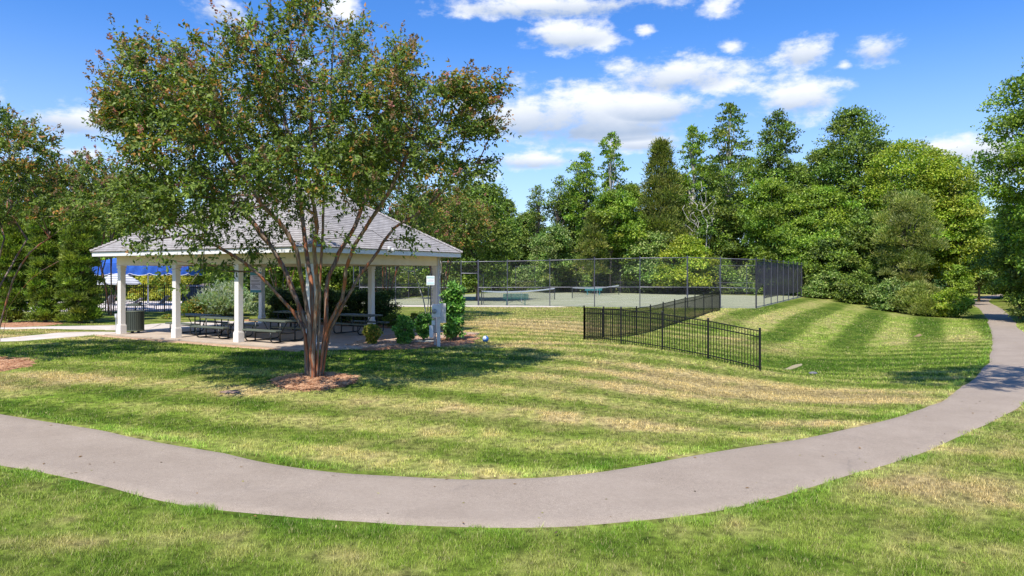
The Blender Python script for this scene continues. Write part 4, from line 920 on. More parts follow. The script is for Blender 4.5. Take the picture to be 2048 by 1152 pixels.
def inpx(poly, n, rg, Y0, depth, cxp, hwp, dens=None):
    """targets: points inside the crown's silhouette, each at its own depth inside an ellipsoidal crown"""
    pts = []; pa = np.array(poly); lo, hi = pa.min(0), pa.max(0)
    while len(pts) < n:
        a = rg.uniform(lo[0], hi[0], 2000); b = rg.uniform(lo[1], hi[1], 2000); k = inpoly(a, b, poly); a, b = a[k], b[k]
        if dens is not None: k = rg.random(len(a)) < dens(a, b); a, b = a[k], b[k]
        s = np.clip(1-((a-cxp)/hwp)**2, .08, 1); r = rg.uniform(-1, 1, len(a)); r = np.sign(r)*np.abs(r)**.75
        for x, y, d in zip(a, b, r*s*depth):
            Y = Y0+d
            # position defined on the crown's central plane, moved in depth along its own width
            X = (x-1024)/F*Y0; Z = CH-(y-HY)/F*Y0
            pts.append((X, Y, Z-abs(d)*(.34 if d < 0 else .08)))
    return np.array(pts[:n])
rg = np.random.default_rng(5)
TY = tcy; sc_ = TY
main_poly = [(236,42),(262,78),(292,92),(330,74),(362,92),(395,70),(440,92),(478,84),(505,60),(525,96),(548,84),(560,42),(592,58),(618,52),(640,4),(668,0),(690,4),(692,46),(735,44),(752,72),(788,76),(812,98),(836,104),(852,140),(880,166),(905,150),(935,158),(960,172),(1002,168),(975,200),(905,225),(968,236),(996,262),(970,300),(985,338),(930,352),(905,390),(880,420),(845,452),(800,478),(740,470),(680,430),(640,420),(600,460),(560,520),(520,500),(470,515),(420,488),(350,452),(325,478),(285,468),(262,430),(255,400),(262,350),(320,350),(335,300),(300,262),(250,262),(212,232),(228,210),(206,188),(250,185),(300,172),(275,140),(258,118),(300,135),(300,110),(250,72)]
dens = lambda a, b: np.where(b > 430, .20, np.where(b > 370, .42, np.where(b > 320, .8, 1.0)))*np.clip((fbm(a, b, 95, 7, 2)-.30)*4.5, .10, 1)*np.where((b > 260) & (b < 300) & (a < 330), .3, 1)
tg = inpx(main_poly, 1850, rg, TY, 3.7, 610, 400, dens)
raw = [[(618,758),(614,700),(608,661),(585,622),(560,595),(540,572),(520,551),(502,536),(484,522),(460,507),(436,493),(415,483),(385,468)],
 [(621,760),(618,700),(617,657),(604,625),(590,595),(580,570),(571,544),(555,515),(538,486),(516,456),(491,427),(465,405),(430,380)],
 [(624,761),(622,700),(619,640),(611,600),(604,562),(598,530),(593,500),(578,472),(560,446),(542,427),(524,409),(500,372),(470,330),(440,290)],
 [(629,761),(628,700),(626,640),(624,600),(622,560),(615,520),(610,480),(605,440),(598,380),(588,310),(570,240),(555,180)],
 [(634,761),(636,710),(638,657),(639,630),(640,599),(640,562),(643,510),(645,471),(646,435),(648,380),(655,300),(660,220),(665,120),(668,60)],
 [(640,760),(646,700),(652,640),(652,600),(655,562),(666,535),(677,507),(694,480),(710,453),(720,425),(732,395),(748,330),(765,250),(790,180)],
 [(637,760),(645,700),(656,652),(672,622),(684,599),(689,568),(692,537),(701,512),(710,489),(730,458),(750,427),(775,390),(805,330),(830,270)],
 [(642,760),(650,710),(659,661),(676,630),(692,599),(707,572),(721,548),(736,529),(750,511),(760,496),(768,482),(779,468),(787,457),(812,441),(838,425),(870,398),(905,360)],
 [(627,764),(626,712),(629,668),(632,620),(636,580),(632,540),(628,500),(634,455),(625,400),(640,330),(620,260),(625,180)],
 [(614,759),(612,720),(610,670),(600,640),(594,600),(580,560),(566,530),(545,495),(520,470),(500,440),(470,420),(430,415)]]
stems = []
for i, s in enumerate(raw):
    st = []; dz = [-.9, .6, -1.5, 1.4, -.4, 1.7, -1.3, .5, -2.3, 2.2][i]; y0 = [.03, .08, -.12, .1, -.14, .12, -.06, .1, -.2, .18][i]
    for j, (a, b) in enumerate(s):
        u = j/(len(s)-1); Y = TY+y0+dz*max(0, u-.2)**1.2; st.append(W3(a, b, Y))
    st[0][2] = z1(st[0][0], st[0][1])-.12
    d = []
    for j in range(len(st)-1): d += [st[j], (st[j]+st[j+1])/2+rg.normal(0, .006, 3)]
    d.append(st[-1]); stems.append([np.array(q) for q in d])
main_t = crape('large many stemmed crape myrtle with peeling red brown bark standing alone in its mulch ring', stems, tg, 21, nleaf=52, leafL=.108, warm_z=6.2, tipr=.0064, expo=.47, warm=.5, pink=.12, shoot=.38)
def vase_stems(x, y, n, h, spread, rg, lean=(0, 0), r0=.12):
    z = z1(x, y)-.1; out = []
    for i in range(n):
        q = i*2*math.pi/n+rg.uniform(-.3, .3); s = rg.uniform(.6, 1.15)*spread; st = []
        for j in range(9):
            u = j/8; st.append(np.array([x+math.cos(q)*(r0*(1-u)+s*u**1.5)+lean[0]*u+rg.normal(0, .03)*u, y+math.sin(q)*(r0*(1-u)+s*u**1.5)+lean[1]*u+rg.normal(0, .03)*u, z+h*u*rg.uniform(.99, 1.01)]))
        out.append(st)
    return out
def ell_targets(n, c, r, rg, lo=-1.0, shell=.45):
    v = rv(n*3, rg); v = v[v[:, 2] > lo][:n]; q = rg.uniform(shell, 1, (len(v), 1))**.6; b = 1+.22*np.sin(v[:, :1]*4+c[0])*np.cos(v[:, 1:2]*5+c[1])+rg.normal(0, .06, (len(v), 1))
    return np.array(c)+v*q*b*np.array(r)
rg = np.random.default_rng(9)
lx, ly = hit(-58, 728)[:2]
tg = np.vstack([ell_targets(430, (lx-.75, ly+.3, 5.3), (2.6, 2.6, 1.9), rg), ell_targets(50, (lx+2.5, ly+.2, 4.1), (1.0, 1.0, .4), rg)])
tg = tg[tg[:, 2] > 3.9]
st_ = vase_stems(lx, ly, 6, 3.6, 1.5, rg); st_.append([W3(a, b, ly) for a, b in ((-30,735),(-8,690),(0,650),(14,600),(26,560),(42,530),(60,505),(78,490),(100,475))]); st_.append([W3(a, b, ly-.3) for a, b in ((-40,735),(-6,700),(8,660),(14,620),(34,590),(60,560),(85,540),(118,522))])
crape('crape myrtle leaning in at the left edge of the view with thin bare lower limbs', st_, tg, 31, nleaf=56, leafL=.115, warm_z=5.5, tipr=.0075, expo=.42, warm=.3)
rg = np.random.default_rng(12)
def crape_at(label, px, Y, r, zc, rz_, n, seed, nst=6, h=None, leafL=.17, nleaf=52, warm=.35, pink=.2, spread=.5, lo=-.75):
    rg = np.random.default_rng(seed); x = U(px, Y); tg = ell_targets(n, (x, Y, zc), (r, r, rz_), rg, lo=lo)
    crape(label, vase_stems(x, Y, nst, h or zc-.3*rz_, r*spread, rg), tg, seed, nleaf=nleaf, leafL=leafL, warm_z=zc+.2*rz_, shoot=.45, tipr=.010, expo=.38, warm=warm, pink=pink)
crape_at('broad crape myrtle with pink flower heads rising behind the clipped evergreen columns', 185, 38.5, 3.6, 6.6, 2.0, 420, 41, warm=.4, pink=.3)
crape_at('smaller crape myrtle between the evergreen columns and the left end of the roof', 222, 40.5, 3.0, 6.0, 1.9, 330, 42, warm=.3, pink=.1)
crape_at('orange barked crape myrtle behind the back right pavilion post', 768, 33.6, 2.9, 4.9, 2.0, 360, 43, nst=7, h=4.2, leafL=.14, spread=.45, warm=.4)
crape_at('crape myrtle with red stems behind the pavilion, left of the big trunk', 565, 37.5, 2.4, 4.6, 2.0, 260, 44, nst=7, h=4.0, leafL=.15, spread=.5)
crape_at('crape myrtle standing out past the right end of the pavilion roof', 880, 38.5, 2.6, 5.2, 1.9, 300, 45, nst=6, h=4.2, leafL=.15, spread=.5, warm=.5)
# trees just outside the frame whose shadows fall into it
rg = np.random.default_rng(46); tg = ell_targets(300, (12.1, 13.6, 10.9), (3.1, 2.6, 1.6), rg)
crape('tall crape myrtle arching over the path beyond the right edge of the view', vase_stems(14.2, 12.6, 6, 8.6, 1.2, rg, lean=(-1.4, .6)), tg, 46, nleaf=52, leafL=.15, shoot=.45, tipr=.01, expo=.40)

# ---- background trees from lobes
def lobes_tree(name, label, px, Y, top, hw, bot, kind, seed, dens=1.0, group=None, lean=0, cat='tree', shape='round', leaf=.27, trunk=True, wlobes=None, m=None):
    rg = np.random.default_rng(seed); x = U(px, Y); k = Y/F; z0 = z1(x, Y); zt = CH-(top-HY)*k; zb = max(z0+.05, CH-(bot-HY)*k); r = hw*k
    t = thing(name, label, cat, (x, Y, z0), 0, group)
    H = zt-zb; cz = (zt+zb)/2; n = wlobes or int(np.clip(34+H*r*2.0, 34, 190)); P0 = []; R0 = []
    tall = shape in ('poplar', 'up') and not wlobes
    if tall: n = int(n*1.5)
    for i in range(n):
        u = (i+.5)/n; u = u+rg.uniform(-.5, .5)/n*1.5; u = min(max(u, .02), .985)
        if shape == 'round': w = math.sqrt(max(.02, 1-(2*u-1)**2))**.8
        elif shape == 'cone': w = (1-u)**.72*.98+.04
        elif shape == 'column': w = 1.0 if u < .8 else math.sqrt(max(.02, 1-((u-.8)/.2)**2))
        elif shape == 'poplar': w = min(1, .55+u*.9) if u < .5 else math.sqrt(max(.03, 1-((u-.5)/.5)**2))
        elif shape == 'dome': w = math.sqrt(max(.03, 1-u**2))
        else: w = min(1, .35+u*1.3) if u < .5 else math.sqrt(max(.02, 1-((u-.5)/.5)**2))
        w *= rg.uniform(.62, 1.18) if (tall or shape == 'round') and not wlobes else 1
        a = rg.uniform(0, 6.283); q = rg.uniform(.15, 1)**.5*w
        rr = r*(rg.uniform(.20, .32) if wlobes and wlobes > 60 else rg.uniform(.22, .40) if wlobes else rg.uniform(.15, .34))*(.55+.6*w)
        rr = min(rr*(.74 if tall else 1), .42*H)
        q = max(0, q*r-rr*.45)
        P0.append((x+lean*u*r+math.cos(a)*q, Y+math.sin(a)*q, zb+u*H if shape != 'dome' else zb+u*(H-rr*.5))); R0.append(rr)
    P0 = np.array(P0); R0 = np.array(R0)
    P0[:, 2] = np.clip(P0[:, 2], zb+R0*.3, zt-R0*.55)
    cols, wts, lk = {'maple': ([(.088, .138, .013), (.132, .192, .019), (.19, .25, .034), (.035, .07, .010)], (4, 5, 2.5, 2), 0),
      'dark': ([(.068, .105, .014), (.108, .155, .022), (.17, .215, .036), (.030, .052, .009)], (4, 4, 2, 3), 0),
      'lime': ([(.135, .18, .012), (.19, .23, .02), (.25, .28, .038), (.06, .11, .010)], (4, 4, 2, 2), 0),
      'olive': ([(.12, .15, .03), (.18, .20, .05), (.24, .25, .08), (.07, .095, .02)], (4, 4, 2, 2), 1),
      'cedar': ([(.075, .10, .016), (.12, .14, .025), (.17, .17, .04), (.035, .05, .01)], (4, 4, 2, 3), 1),
      'silver': ([(.20, .24, .15), (.28, .32, .21), (.36, .39, .28), (.10, .13, .07)], (4, 4, 2, 2), 1),
      'vine': ([(.085, .14, .025), (.14, .19, .045), (.21, .25, .08), (.035, .065, .015)], (4, 4, 3, 3), 0),
      'gold': ([(.30, .26, .03), (.22, .22, .03), (.14, .17, .02)], (3, 3, 2), 0),
      'arbor': ([(.085, .125, .014), (.125, .17, .022), (.18, .22, .035), (.04, .06, .01)], (4, 4, 2, 3), 1),
      'laurel': ([(.055, .135, .02), (.10, .21, .03), (.16, .29, .06), (.025, .06, .01)], (4, 4, 2, 2), 0),
      'hedge': ([(.018, .035, .010), (.03, .055, .014), (.05, .08, .02)], (4, 4, 2), 0),  # pavilion's shade put into the leaf colour, hence near black
      'nandina': ([(.10, .14, .02), (.24, .20, .03), (.34, .20, .04), (.05, .08, .01)], (4, 2, 2, 3), 0)}[kind]
    ar = R0**2/(R0**2).sum(); N = int(dens*min(30000, 3.3*(R0**2).sum()*4*math.pi/(leaf*leaf*.5)*.33)); li = rg.choice(n, N, p=ar)
    d = rv(N, rg); d[:, 2] = np.where(d[:, 2] < -.25, -d[:, 2]*rg.random(N), d[:, 2]); d = unit(d)
    rad = R0[li]*np.where(rg.random(N) < .16, rg.uniform(1.0, 1.55, N), rg.uniform(.55, 1.08, N))*(1+.28*np.sin(d[:, 0]*6+li)*np.cos(d[:, 1]*5+li*1.7)); pt = P0[li]+d*rad[:, None]*np.array([1, 1, .8])
    pt[:, 2] = np.clip(pt[:, 2], z0+.02, zt+.3)
    if lk == 0: T = unit(d*.7+rv(N, rg)*.9+np.array([0, 0, -.25])); Nn = unit(d*.8+rv(N, rg)*.7+np.array([0, 0, .6])); LL, WW = leaf, leaf*.62
    else: T = unit(d*.9+rv(N, rg)*.5+np.array([0, 0, .45])); Nn = unit(d+rv(N, rg)*.8); LL, WW = leaf*1.35, leaf*.36
    if shape == 'poplar': T = unit(T+np.array([0, 0, .9]))
    C = 1.8*pal(N, cols, wts, rg, .24)*np.repeat(rg.uniform(.72, 1.28, (n, 1)), 1, axis=1)[li]
    tint = rg.normal(0, .06, (n, 3))[li]; C = np.clip(C*(1+tint), .004, .6)
    leaves('crown', pt, T, Nn, rg.uniform(.7, 1.35, N)*LL, rg.uniform(.75, 1.25, N)*WW, C, m or M_leaf, t, (x, Y, z0))
    if trunk:
        mb = MB(); tr = max(.06, min(.34, H*.017)); top_z = zb+H*(.85 if shape in ('poplar', 'cone', 'column') else .6)
        tp = [(x+rg.normal(0, .05)*j+lean*r*.1*j, Y+rg.normal(0, .04)*j, z0-.2+(top_z-z0+.2)*j/5) for j in range(6)]
        mb.tube(tp, [tr*1.35, tr, tr*.9, tr*.75, tr*.55, tr*.25], 8)
        tpa = np.array(tp)
        for i in range(0, n, max(1, n//26)):
            zz = min(P0[i][2]-R0[i]*.4, top_z); zz = z0+(zz-z0)*.75; f_ = np.clip((zz-tpa[0, 2])/(tpa[-1, 2]-tpa[0, 2])*5, 0, 4.99); j = int(f_); b_ = tpa[j]*(1-(f_-j))+tpa[j+1]*(f_-j)
            mid = (b_+P0[i])/2+np.array([0, 0, .12*np.linalg.norm(P0[i]-b_)]); mb.tube([b_, mid, P0[i]], [tr*.38, tr*.26, tr*.08], 5, cap=False)
        mb.build('trunk', M_barkw if kind in ('poplarw',) or shape == 'poplar' else M_bark, t, smooth=True, off=(x, Y, z0))
    return t
G1 = 'trees beyond the tennis court'
BT = [
 # label, px, Y, top, hw, bot, kind, shape, dens, leaf
 ('wispy pine like tree at the left end of the tree line beyond the court', 1076, 98, 372, 26, 475, 'dark', 'round', .45, .30),
 ('thin sparse tree with bare twigs beside the left end pine', 1118, 97, 352, 32, 490, 'dark', 'up', .35, .30),
 ('leafy mid height tree left of the narrow spire tree', 1168, 93, 306, 40, 500, 'maple', 'up', .75, .30),
 ('narrow spire shaped green tree standing above its neighbours at left', 1222, 91, 268, 33, 480, 'maple', 'poplar', .8, .30),
 ('tall dark olive cedar with a pointed crown', 1322, 88, 284, 72, 545, 'cedar', 'cone', 1.0, .32),
 ('fresh green tree between the dark cedar and the pale trunked poplar', 1386, 89, 254, 38, 500, 'maple', 'poplar', .7, .30),
 ('tallest sparse poplar with a pale trunk showing below its crown', 1458, 86, 208, 46, 470, 'dark', 'poplar', .55, .30),
 ('airy tree right of the pale trunked poplar', 1556, 86, 224, 52, 470, 'dark', 'up', .6, .30),
 ('tall round topped dark tree in the middle of the right hand tree line', 1706, 84, 220, 72, 520, 'dark', 'round', .9, .30),
 ('feathery yellow green willow like tree with a broad top', 1812, 78, 286, 84, 540, 'lime', 'round', .9, .26),
 ('rounded yellow green tree sloping down toward the path gap', 1898, 76, 318, 76, 540, 'lime', 'round', .9, .26),
 ('dark tree filling the gap behind the round topped tree', 1640, 90, 300, 48, 560, 'dark', 'round', .8, .30),
 ('bright green spreading maple behind the court corner, left one', 1545, 80, 362, 62, 560, 'maple', 'round', 1.0, .28),
 ('bright green spreading maple above the far court corner', 1650, 79, 378, 70, 575, 'maple', 'round', 1.0, .28),
 ('soft olive yellow tree with drooping sprays by the woodland edge', 1815, 68, 388, 58, 590, 'olive', 'round', 1.0, .22),
 ('lime green tree leaning over the start of the woodland path', 1925, 74, 395, 52, 560, 'lime', 'round', .9, .25),
 ('dark leafy maple low against the right end of the court fence', 1672, 73, 480, 62, 612, 'dark', 'round', 1.0, .25),
 ('deep green broadleaf tree between the bright maples and the olive tree', 1735, 74, 425, 55, 612, 'dark', 'round', 1.0, .25),
 ('bright green maple crown low between the spire and the cedar', 1222, 86, 385, 50, 500, 'maple', 'round', .95, .28),
 ('olive green cedar low behind the far tennis net', 1186, 84.5, 425, 42, 550, 'cedar', 'cone', 1.0, .28),
 ('light green shrubby tree left of the cedar, wrapped in pale vines', 1105, 88, 455, 48, 575, 'vine', 'round', .9, .28),
 ('green tree behind the centre of the far court fence', 1270, 87, 430, 55, 575, 'maple', 'round', .9, .28),
 ('low rounded yellow green tree behind the court fence under the poplar', 1372, 82, 472, 66, 575, 'lime', 'dome', 1.0, .26),
 ('dark green tree behind the lime shrub and court fence', 1440, 86, 410, 55, 560, 'dark', 'round', .9, .28),

 ('fill tree of mid green leaves low behind the wispy pine', 1060, 103, 430, 50, 580, 'vine', 'round', .8, .30),
 ('mid green tree behind the left spire tree', 1150, 99, 385, 60, 580, 'dark', 'round', .8, .30),
 ('yellowish green tree between the spire tree and the cedar', 1262, 96, 372, 55, 580, 'maple', 'round', .8, .30),
 ('dark green tree close behind the tall cedar', 1350, 96, 350, 58, 580, 'dark', 'round', .8, .30),
 ('mid green tree behind the pale trunked poplar', 1425, 95, 330, 62, 580, 'dark', 'round', .7, .30),
 ('leafy tree filling the gap right of the pale trunked poplar', 1500, 94, 318, 60, 580, 'maple', 'round', .7, .30),
 ('mid green tree below the airy tree', 1590, 94, 330, 64, 580, 'dark', 'round', .8, .30),
 ('leafy tree at the shoulder of the round topped tree', 1762, 88, 285, 52, 560, 'dark', 'round', .8, .30),
 ('yellow green tree between the two lime trees', 1858, 82, 300, 60, 560, 'lime', 'round', .9, .26),
 ('mid green broadleaf tree low between the bright maples', 1605, 76, 440, 60, 600, 'maple', 'round', 1.0, .25),
 ('pale leafy tree behind the middle of the court, wrapped in vines', 1320, 85, 470, 60, 590, 'vine', 'round', .9, .27),
 ('large dark tree rising right of the pavilion roof', 955, 62, 372, 82, 575, 'dark', 'round', 1.0, .24),
 ('second dark tree tight against the right end of the roof', 870, 66, 392, 62, 560, 'dark', 'round', 1.0, .25),
 ('dark tree behind the court gate', 1010, 100, 400, 45, 590, 'dark', 'round', .9, .3),
 ('dense green tree behind the ridge of the pavilion roof', 700, 64, 400, 80, 575, 'dark', 'round', .8, .26),
 ('green tree behind the left side of the pavilion roof', 560, 62, 430, 75, 580, 'maple', 'round', .8, .26),
 ('small tree with thin pale trunk seen through the second bay', 440, 54, 470, 52, 590, 'maple', 'round', .9, .2),
 ('dense dark tree behind the blue canopy', 400, 66, 440, 72, 590, 'dark', 'round', .8, .26),
 ('golden green shrubby tree beyond the pool fence', 325, 63, 535, 62, 600, 'gold', 'dome', .9, .2),
 ('dark green tree high behind the pink flowered crape myrtle', 90, 60, 372, 80, 590, 'dark', 'round', .9, .26),
 ('dark green tree at the far left behind the evergreen columns', -30, 56, 330, 80, 590, 'dark', 'round', .9, .26),
 ('green tree behind the clipped columns, right one', 215, 62, 395, 65, 590, 'maple', 'round', .8, .26),
]
for i, (lab, px, Y, top, hw, bot, kind, shape, dn, lf) in enumerate(BT):
    lobes_tree('cedar_tree' if kind == 'cedar' else ('poplar_tree' if 'poplar with' in lab else 'broadleaf_tree'), lab, px, Y, top, hw, bot, kind, 100+i, dens=dn*1.0, group=G1 if px > 1040 else 'trees behind the pavilion', shape=shape, leaf=lf)
# big tree and companions at the right edge of the frame
RT = [('towering dark broadleaf tree at the right edge of the view beside the path', 2100, 46, 112, 132, 560, 'maple', 'up', 1.5, .21),
 ('yellow green lower boughed tree in front of the towering right edge tree', 2040, 52, 390, 62, 560, 'lime', 'round', .8, .19),
 ('dark spreading tree whose low boughs shade the path entrance', 2080, 50, 400, 95, 612, 'dark', 'round', 1.0, .2),
 ('dark tree beyond the path gap in deep shade', 2020, 92, 440, 80, 585, 'dark', 'round', 1.0, .3),
 ('green tree hanging over the far end of the path', 1958, 84, 450, 45, 572, 'vine', 'round', .9, .25),
 ('tree out past the right edge casting shade over the path mouth', 2260, 48, 300, 110, 600, 'dark', 'round', .9, .25)]
for i, (lab, px, Y, top, hw, bot, kind, shape, dn, lf) in enumerate(RT):
    lobes_tree('broadleaf_tree', lab, px, Y, top, hw, bot, kind, 200+i, dens=dn, group='trees at the path mouth', shape=shape, leaf=lf)
# shrubs
SB = [('ferny dark green shrub mass at the woodland edge, left part', 1785, 62, 560, 52, 632, 'vine', 'dome', .2),
 ('rounded light green bush at the corner of the woodland by the path', 1900, 57, 578, 42, 634, 'lime', 'dome', .17),
 ('ferny spreading shrub between the woodland trees and the swale', 1842, 59, 566, 52, 636, 'olive', 'dome', .18),
 ('dark shrub at the foot of the trees beside the court corner', 1655, 72, 540, 48, 608, 'vine', 'dome', .2),
 ('dark bush crowding the right side of the path mouth', 2062, 62, 500, 48, 622, 'dark', 'dome', .2),
 ('leafy bush closing the far end of the woodland path', 1985, 110, 500, 40, 586, 'dark', 'dome', .3),
 ('dark leafy bush deep in the path opening', 2035, 84, 520, 36, 598, 'dark', 'dome', .24),
 ('shaded shrub at the right frame edge beside the path', 2120, 46, 470, 72, 660, 'dark', 'dome', .19),
 ('leafy shrub left of the path opening behind the rounded bush', 1918, 72, 530, 32, 602, 'maple', 'dome', .2),
 ('dark shrub filling the shade under the maples', 1715, 68, 545, 45, 618, 'dark', 'dome', .2),
 ('dark undergrowth bush right of the court corner post', 1745, 72, 530, 50, 618, 'dark', 'dome', .22)]
for i, (lab, px, Y, top, hw, bot, kind, shape, lf) in enumerate(SB):
    lobes_tree('shrub', lab, px, Y, top, hw, bot, kind, 300+i, dens=1.1, group='shrubs at the woodland edge', shape=shape, leaf=lf, trunk=False, cat='shrub')
hp = [np.array(p) for p in seglist((33.5,77.5),(-4,101), 13)]
names = ['at the far right corner', 'second from the right corner', 'behind the lime shrub', 'right of the poplar', 'below the poplar', 'behind the fence brace', 'right of the far bench', 'directly behind the far teal bench', 'left of the far teal bench', 'between the two nets', 'behind the near net post', 'at the left far corner', 'behind the court gate', 'at the far left end']
for i, p in enumerate(hp):
    px = 1024+F*p[0]/p[1]; Y = float(p[1]); lobes_tree('vine_hedge', 'vine covered hedge shrub behind the far court fence, '+names[i], px, Y, 547-(4.2+.9*math.sin(i*2.1)-CH)*F/Y, 2.6*F/Y, 592, 'vine' if i % 3 else 'dark', 330+i, dens=.95, group='overgrown hedge behind the far fence', shape='dome', leaf=.27, trunk=False, cat='shrub')
for i, (p, nm) in enumerate(zip(seglist((-4.5,96),(-16,64), 7), ['nearest the gate view', 'second', 'third', 'fourth', 'fifth', 'sixth', 'seventh', 'nearest the pavilion'])):
    Y = p[1]; lobes_tree('shrub', 'dark shrub outside the left court fence, '+('place %s along it' % nm if 'near' not in nm else nm), 1024+F*p[0]/Y, Y, 547-(4.6+.7*math.sin(i)-CH)*F/Y, 2.9*F/Y, 600, 'dark' if i % 2 else 'vine', 350+i, dens=.8, group='shrubs outside the left court fence', shape='dome', leaf=.27, trunk=False, cat='shrub')
# clipped arborvitae columns
for i, (px, hw, top, lab) in enumerate(((22, 29, 440, 'clipped evergreen column at the far left, behind the bare limbs'), (90, 28, 432, 'middle clipped evergreen column of the three'), (160, 36, 415, 'widest clipped evergreen column, next to the pool fence'))):
    lobes_tree('arborvitae_column', lab, px, 34.2-i*.2, top, hw, 645, 'arbor', 400+i, dens=2.2, group='clipped evergreen columns', shape='column', leaf=.13, wlobes=150, cat='evergreen')
# planting round the pavilion
PS = [('silvery green spreading juniper behind the second and third posts', 'juniper', 452, 40, 572, 58, 632, 'silver', 'dome', .17, 30),
 ('rounded bush with golden brown top behind the second post', 'shrub', 395, 39, 597, 33, 634, 'nandina', 'dome', .10, 18),
 ('glossy tall laurel shrub right of the electric meter', 'laurel_shrub', 907, 25.4, 569, 20, 673, 'laurel', 'column', .125, 70),
 ('round glossy green shrub in the middle of the straw bed', 'round_shrub', 808, 24.0, 633, 19, 689, 'laurel', 'round', .07, 62),
 ('orange tipped low shrub at the left of the straw bed', 'nandina_shrub', 745, 24.0, 651, 18, 691, 'nandina', 'up', .07, 62),
 ('clipped round shrub just left of the electric meter', 'round_shrub', 849, 25.0, 629, 17, 675, 'laurel', 'round', .075, 62),
 ('small dark clipped shrub behind the round green one', 'round_shrub', 824, 28.5, 627, 13, 656, 'dark', 'round', .06, 14),
 ('low dark shrub beside the back right post', 'round_shrub', 785, 31.0, 630, 16, 653, 'dark', 'round', .07, 14),
 ('small red tinged shrub below the first bay of the pavilion', 'shrub', 336, 37, 628, 10, 645, 'nandina', 'dome', .08, 8)]
for i, (lab, nm, px, Y, top, hw, bot, kind, shape, lf, nl) in enumerate(PS):
    lobes_tree(nm, lab, px, Y, top, hw, bot, kind, 420+i, dens=1.5 if i in (0, 1, 8) else 3.4, shape=shape, leaf=lf, wlobes=nl, cat='shrub', trunk=True, m=M_leafg if kind == 'laurel' else None)
# clipped hedge behind the pavilion, leaves coloured near black for the roof's shade: one long hedge of touching shrubs
for i in range(8):
    x, y, _ = pav(-1.8+i*1.08, 9.1); px = 1024+F*x/y
    lobes_tree('hedge_shrub', ['leftmost dark hedge shrub behind the back posts', 'second dark hedge shrub behind the notice sign post', 'third dark hedge shrub behind the pavilion tables', 'fourth dark hedge shrub behind the tree stems', 'fifth dark hedge shrub seen just right of the tree stems', 'sixth dark hedge shrub behind the right rear table', 'seventh dark hedge shrub left of the back post', 'rightmost dark hedge shrub beside the orange barked tree'][i], px, y, 547+(CH-1.55)*F/y, .85*F/y, 547+CH*F/y, 'hedge', 440+i, dens=1.2, shape='column', leaf=.10, wlobes=20, group='dark hedge behind the pavilion', trunk=False, cat='shrub')
# dead twiggy branches beyond the sign
rg = np.random.default_rng(77); x0, y0 = U(845, 40), 40.; z0 = z1(x0, y0)
tgd = ell_targets(70, (x0, y0, 2.7), (1.3, 1.0, 1.0), rg, lo=-.4); Pn, par, tips = skeleton(vase_stems(x0+.3, y0, 4, 1.9, .5, rg), tgd, sag=.2); mb, _ = skin(Pn, par, .012, .35, sides=5)
dt = thing('bare_shrub', 'leafless pale grey shrub with tangled twigs behind the small aqua sign', 'shrub', (x0, y0, z0)); mb.build('branches', M_barkw, dt, smooth=True, off=(x0, y0, z0))
x0, y0 = U(1400, 85), 85.; tgd = ell_targets(90, (x0, y0, 9.5), (2.6, 1.5, 3.5), rg, lo=-.9); Pn, par, tips = skeleton(vase_stems(x0+.5, y0, 4, 7.5, 1.2, rg), tgd, sag=.0); mb, _ = skin(Pn, par, .03, .4, sides=5)
z0 = z1(x0, y0); dt = thing('dead_tree', 'bare dead tree with pale branches between the cedar and the poplar', 'tree', (x0, y0, z0)); mb.build('branches', M_barkw, dt, smooth=True, off=(x0, y0, z0))
# far wood closing the view
def far_wood(label, pts, h, seed, n):
    rg = np.random.default_rng(seed); p = resample(pts, 60); i = rg.integers(0, 59, n); u = rg.random(n)[:, None]; q = p[i]*(1-u)+p[i+1]*u; q = q+rg.normal(0, 2.2, (n, 2))
    hh = h*(.75+.45*fbm(q[:, 0], q[:, 1], 9, seed)); z = rg.random(n)**.7*hh+zf(q[:, 0], q[:, 1]); d = rv(n, rg); C = pal(n, [(.03, .075, .016), (.05, .11, .022), (.09, .16, .035), (.016, .04, .01)], (4, 4, 2, 3), rg)
    t = leaves('far_wood', np.c_[q, z], d, unit(rv(n, rg)+np.array([0, -.3, .7])), rg.uniform(.4, .75, n), rg.uniform(.25, .45, n), C, M_leaf, None); tag(t, label, 'woodland', kind='stuff')
far_wood('continuous dark wood closing the view behind the pool and pavilion', [(-80, 40), (-72, 66), (-45, 76), (-20, 80), (-12, 100)], 7.5, 3, 60000)
far_wood('continuous dark wood closing the view behind the tennis court', [(-14, 108), (5, 108), (25, 100), (48, 90), (56, 104), (70, 125), (90, 130)], 6.5, 4, 60000)
far_wood('continuous dark wood right of the winding path', [(120, 128), (84, 100), (66, 80), (52, 58), (54, 40), (70, 30)], 8.5, 5, 60000)
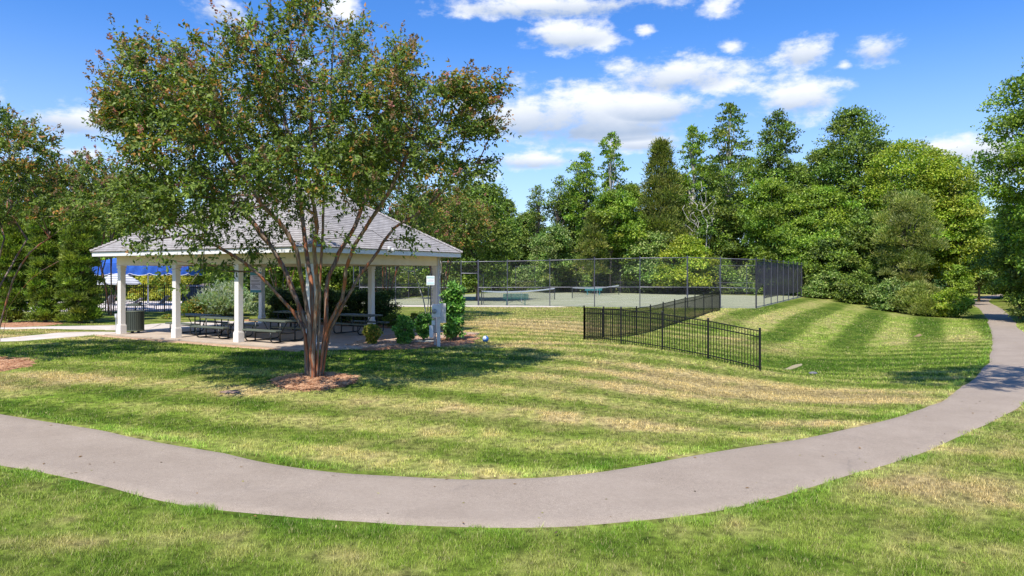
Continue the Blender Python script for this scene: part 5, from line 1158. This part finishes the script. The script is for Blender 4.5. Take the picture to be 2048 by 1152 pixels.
# glimpse of a house roof through the trees
hs_ = thing('house', 'house with a pinkish brown roof glimpsed through a gap in the trees', 'house', (U(1066, 118), 118, z1(U(1066, 118), 118)))
M_wall = mat('house wall', (.55, .46, .38), (.6, .52, .44), scale=2, rough=.8)
MB().box((0, 0, 2.8), (12, 8, 5.6)).build('wall', M_wall, hs_)
MB().add([(-6.6, -4.6, 5.6), (6.6, -4.6, 5.6), (6.6, 4.6, 5.6), (-6.6, 4.6, 5.6), (-4, 0, 9.4), (4, 0, 9.4)], [(0, 1, 5, 4), (1, 2, 5), (2, 3, 4, 5), (3, 0, 4), (3, 2, 1, 0)]).build('roof', mat('brown roof', (.34, .24, .22), (.42, .31, .28), scale=1.5, rough=.9), hs_)
for wx in (-3.5, 0, 3.5): MB().box((wx, -4.02, 4.0), (1.0, .08, 1.4)).build('window', mat('window glass', (.05, .06, .08), rough=.1), hs_)

# fallen leaves and clippings lying on the path and the lawn
rg = np.random.default_rng(99); px_ = rg.uniform(0, 1, 260); ia = resample(PI_, 400); oa = resample(PO_, 400); idx = rg.integers(20, 250, 260); e = rg.beta(.5, .5, 260)[:, None]
pp = ia[idx]*(1-e)+oa[idx]*e+rg.normal(0, .12, (260, 2)); q = np.c_[rg.uniform(-12, 12, LITTER), rg.uniform(7, 26, LITTER)]; pp = np.vstack([pp, q]); n = len(pp)
onp = inpoly(pp[:, 0], pp[:, 1], PATHPOLY); k = ~inpoly(pp[:, 0], pp[:, 1], SLAB); pp, onp = pp[k], onp[k]; n = len(pp)
z = zf(pp[:, 0], pp[:, 1])+np.where(onp, .034, .045)
o = leaves('fallen_leaf', np.c_[pp, z], unit(rv(n, rg)*np.array([1, 1, .15])), unit(rv(n, rg)*.35+np.array([0, 0, 1])), rg.uniform(.03, .075, n), rg.uniform(.018, .035, n), pal(n, [(.30, .26, .08), (.28, .16, .06), (.14, .10, .05), (.40, .36, .14)], (2, 2, 2, 1), rg), M_leaf, None, fold=.1)
tag(o, 'small dry fallen leaves and clippings scattered over the path and lawn', 'fallen leaves', kind='stuff')
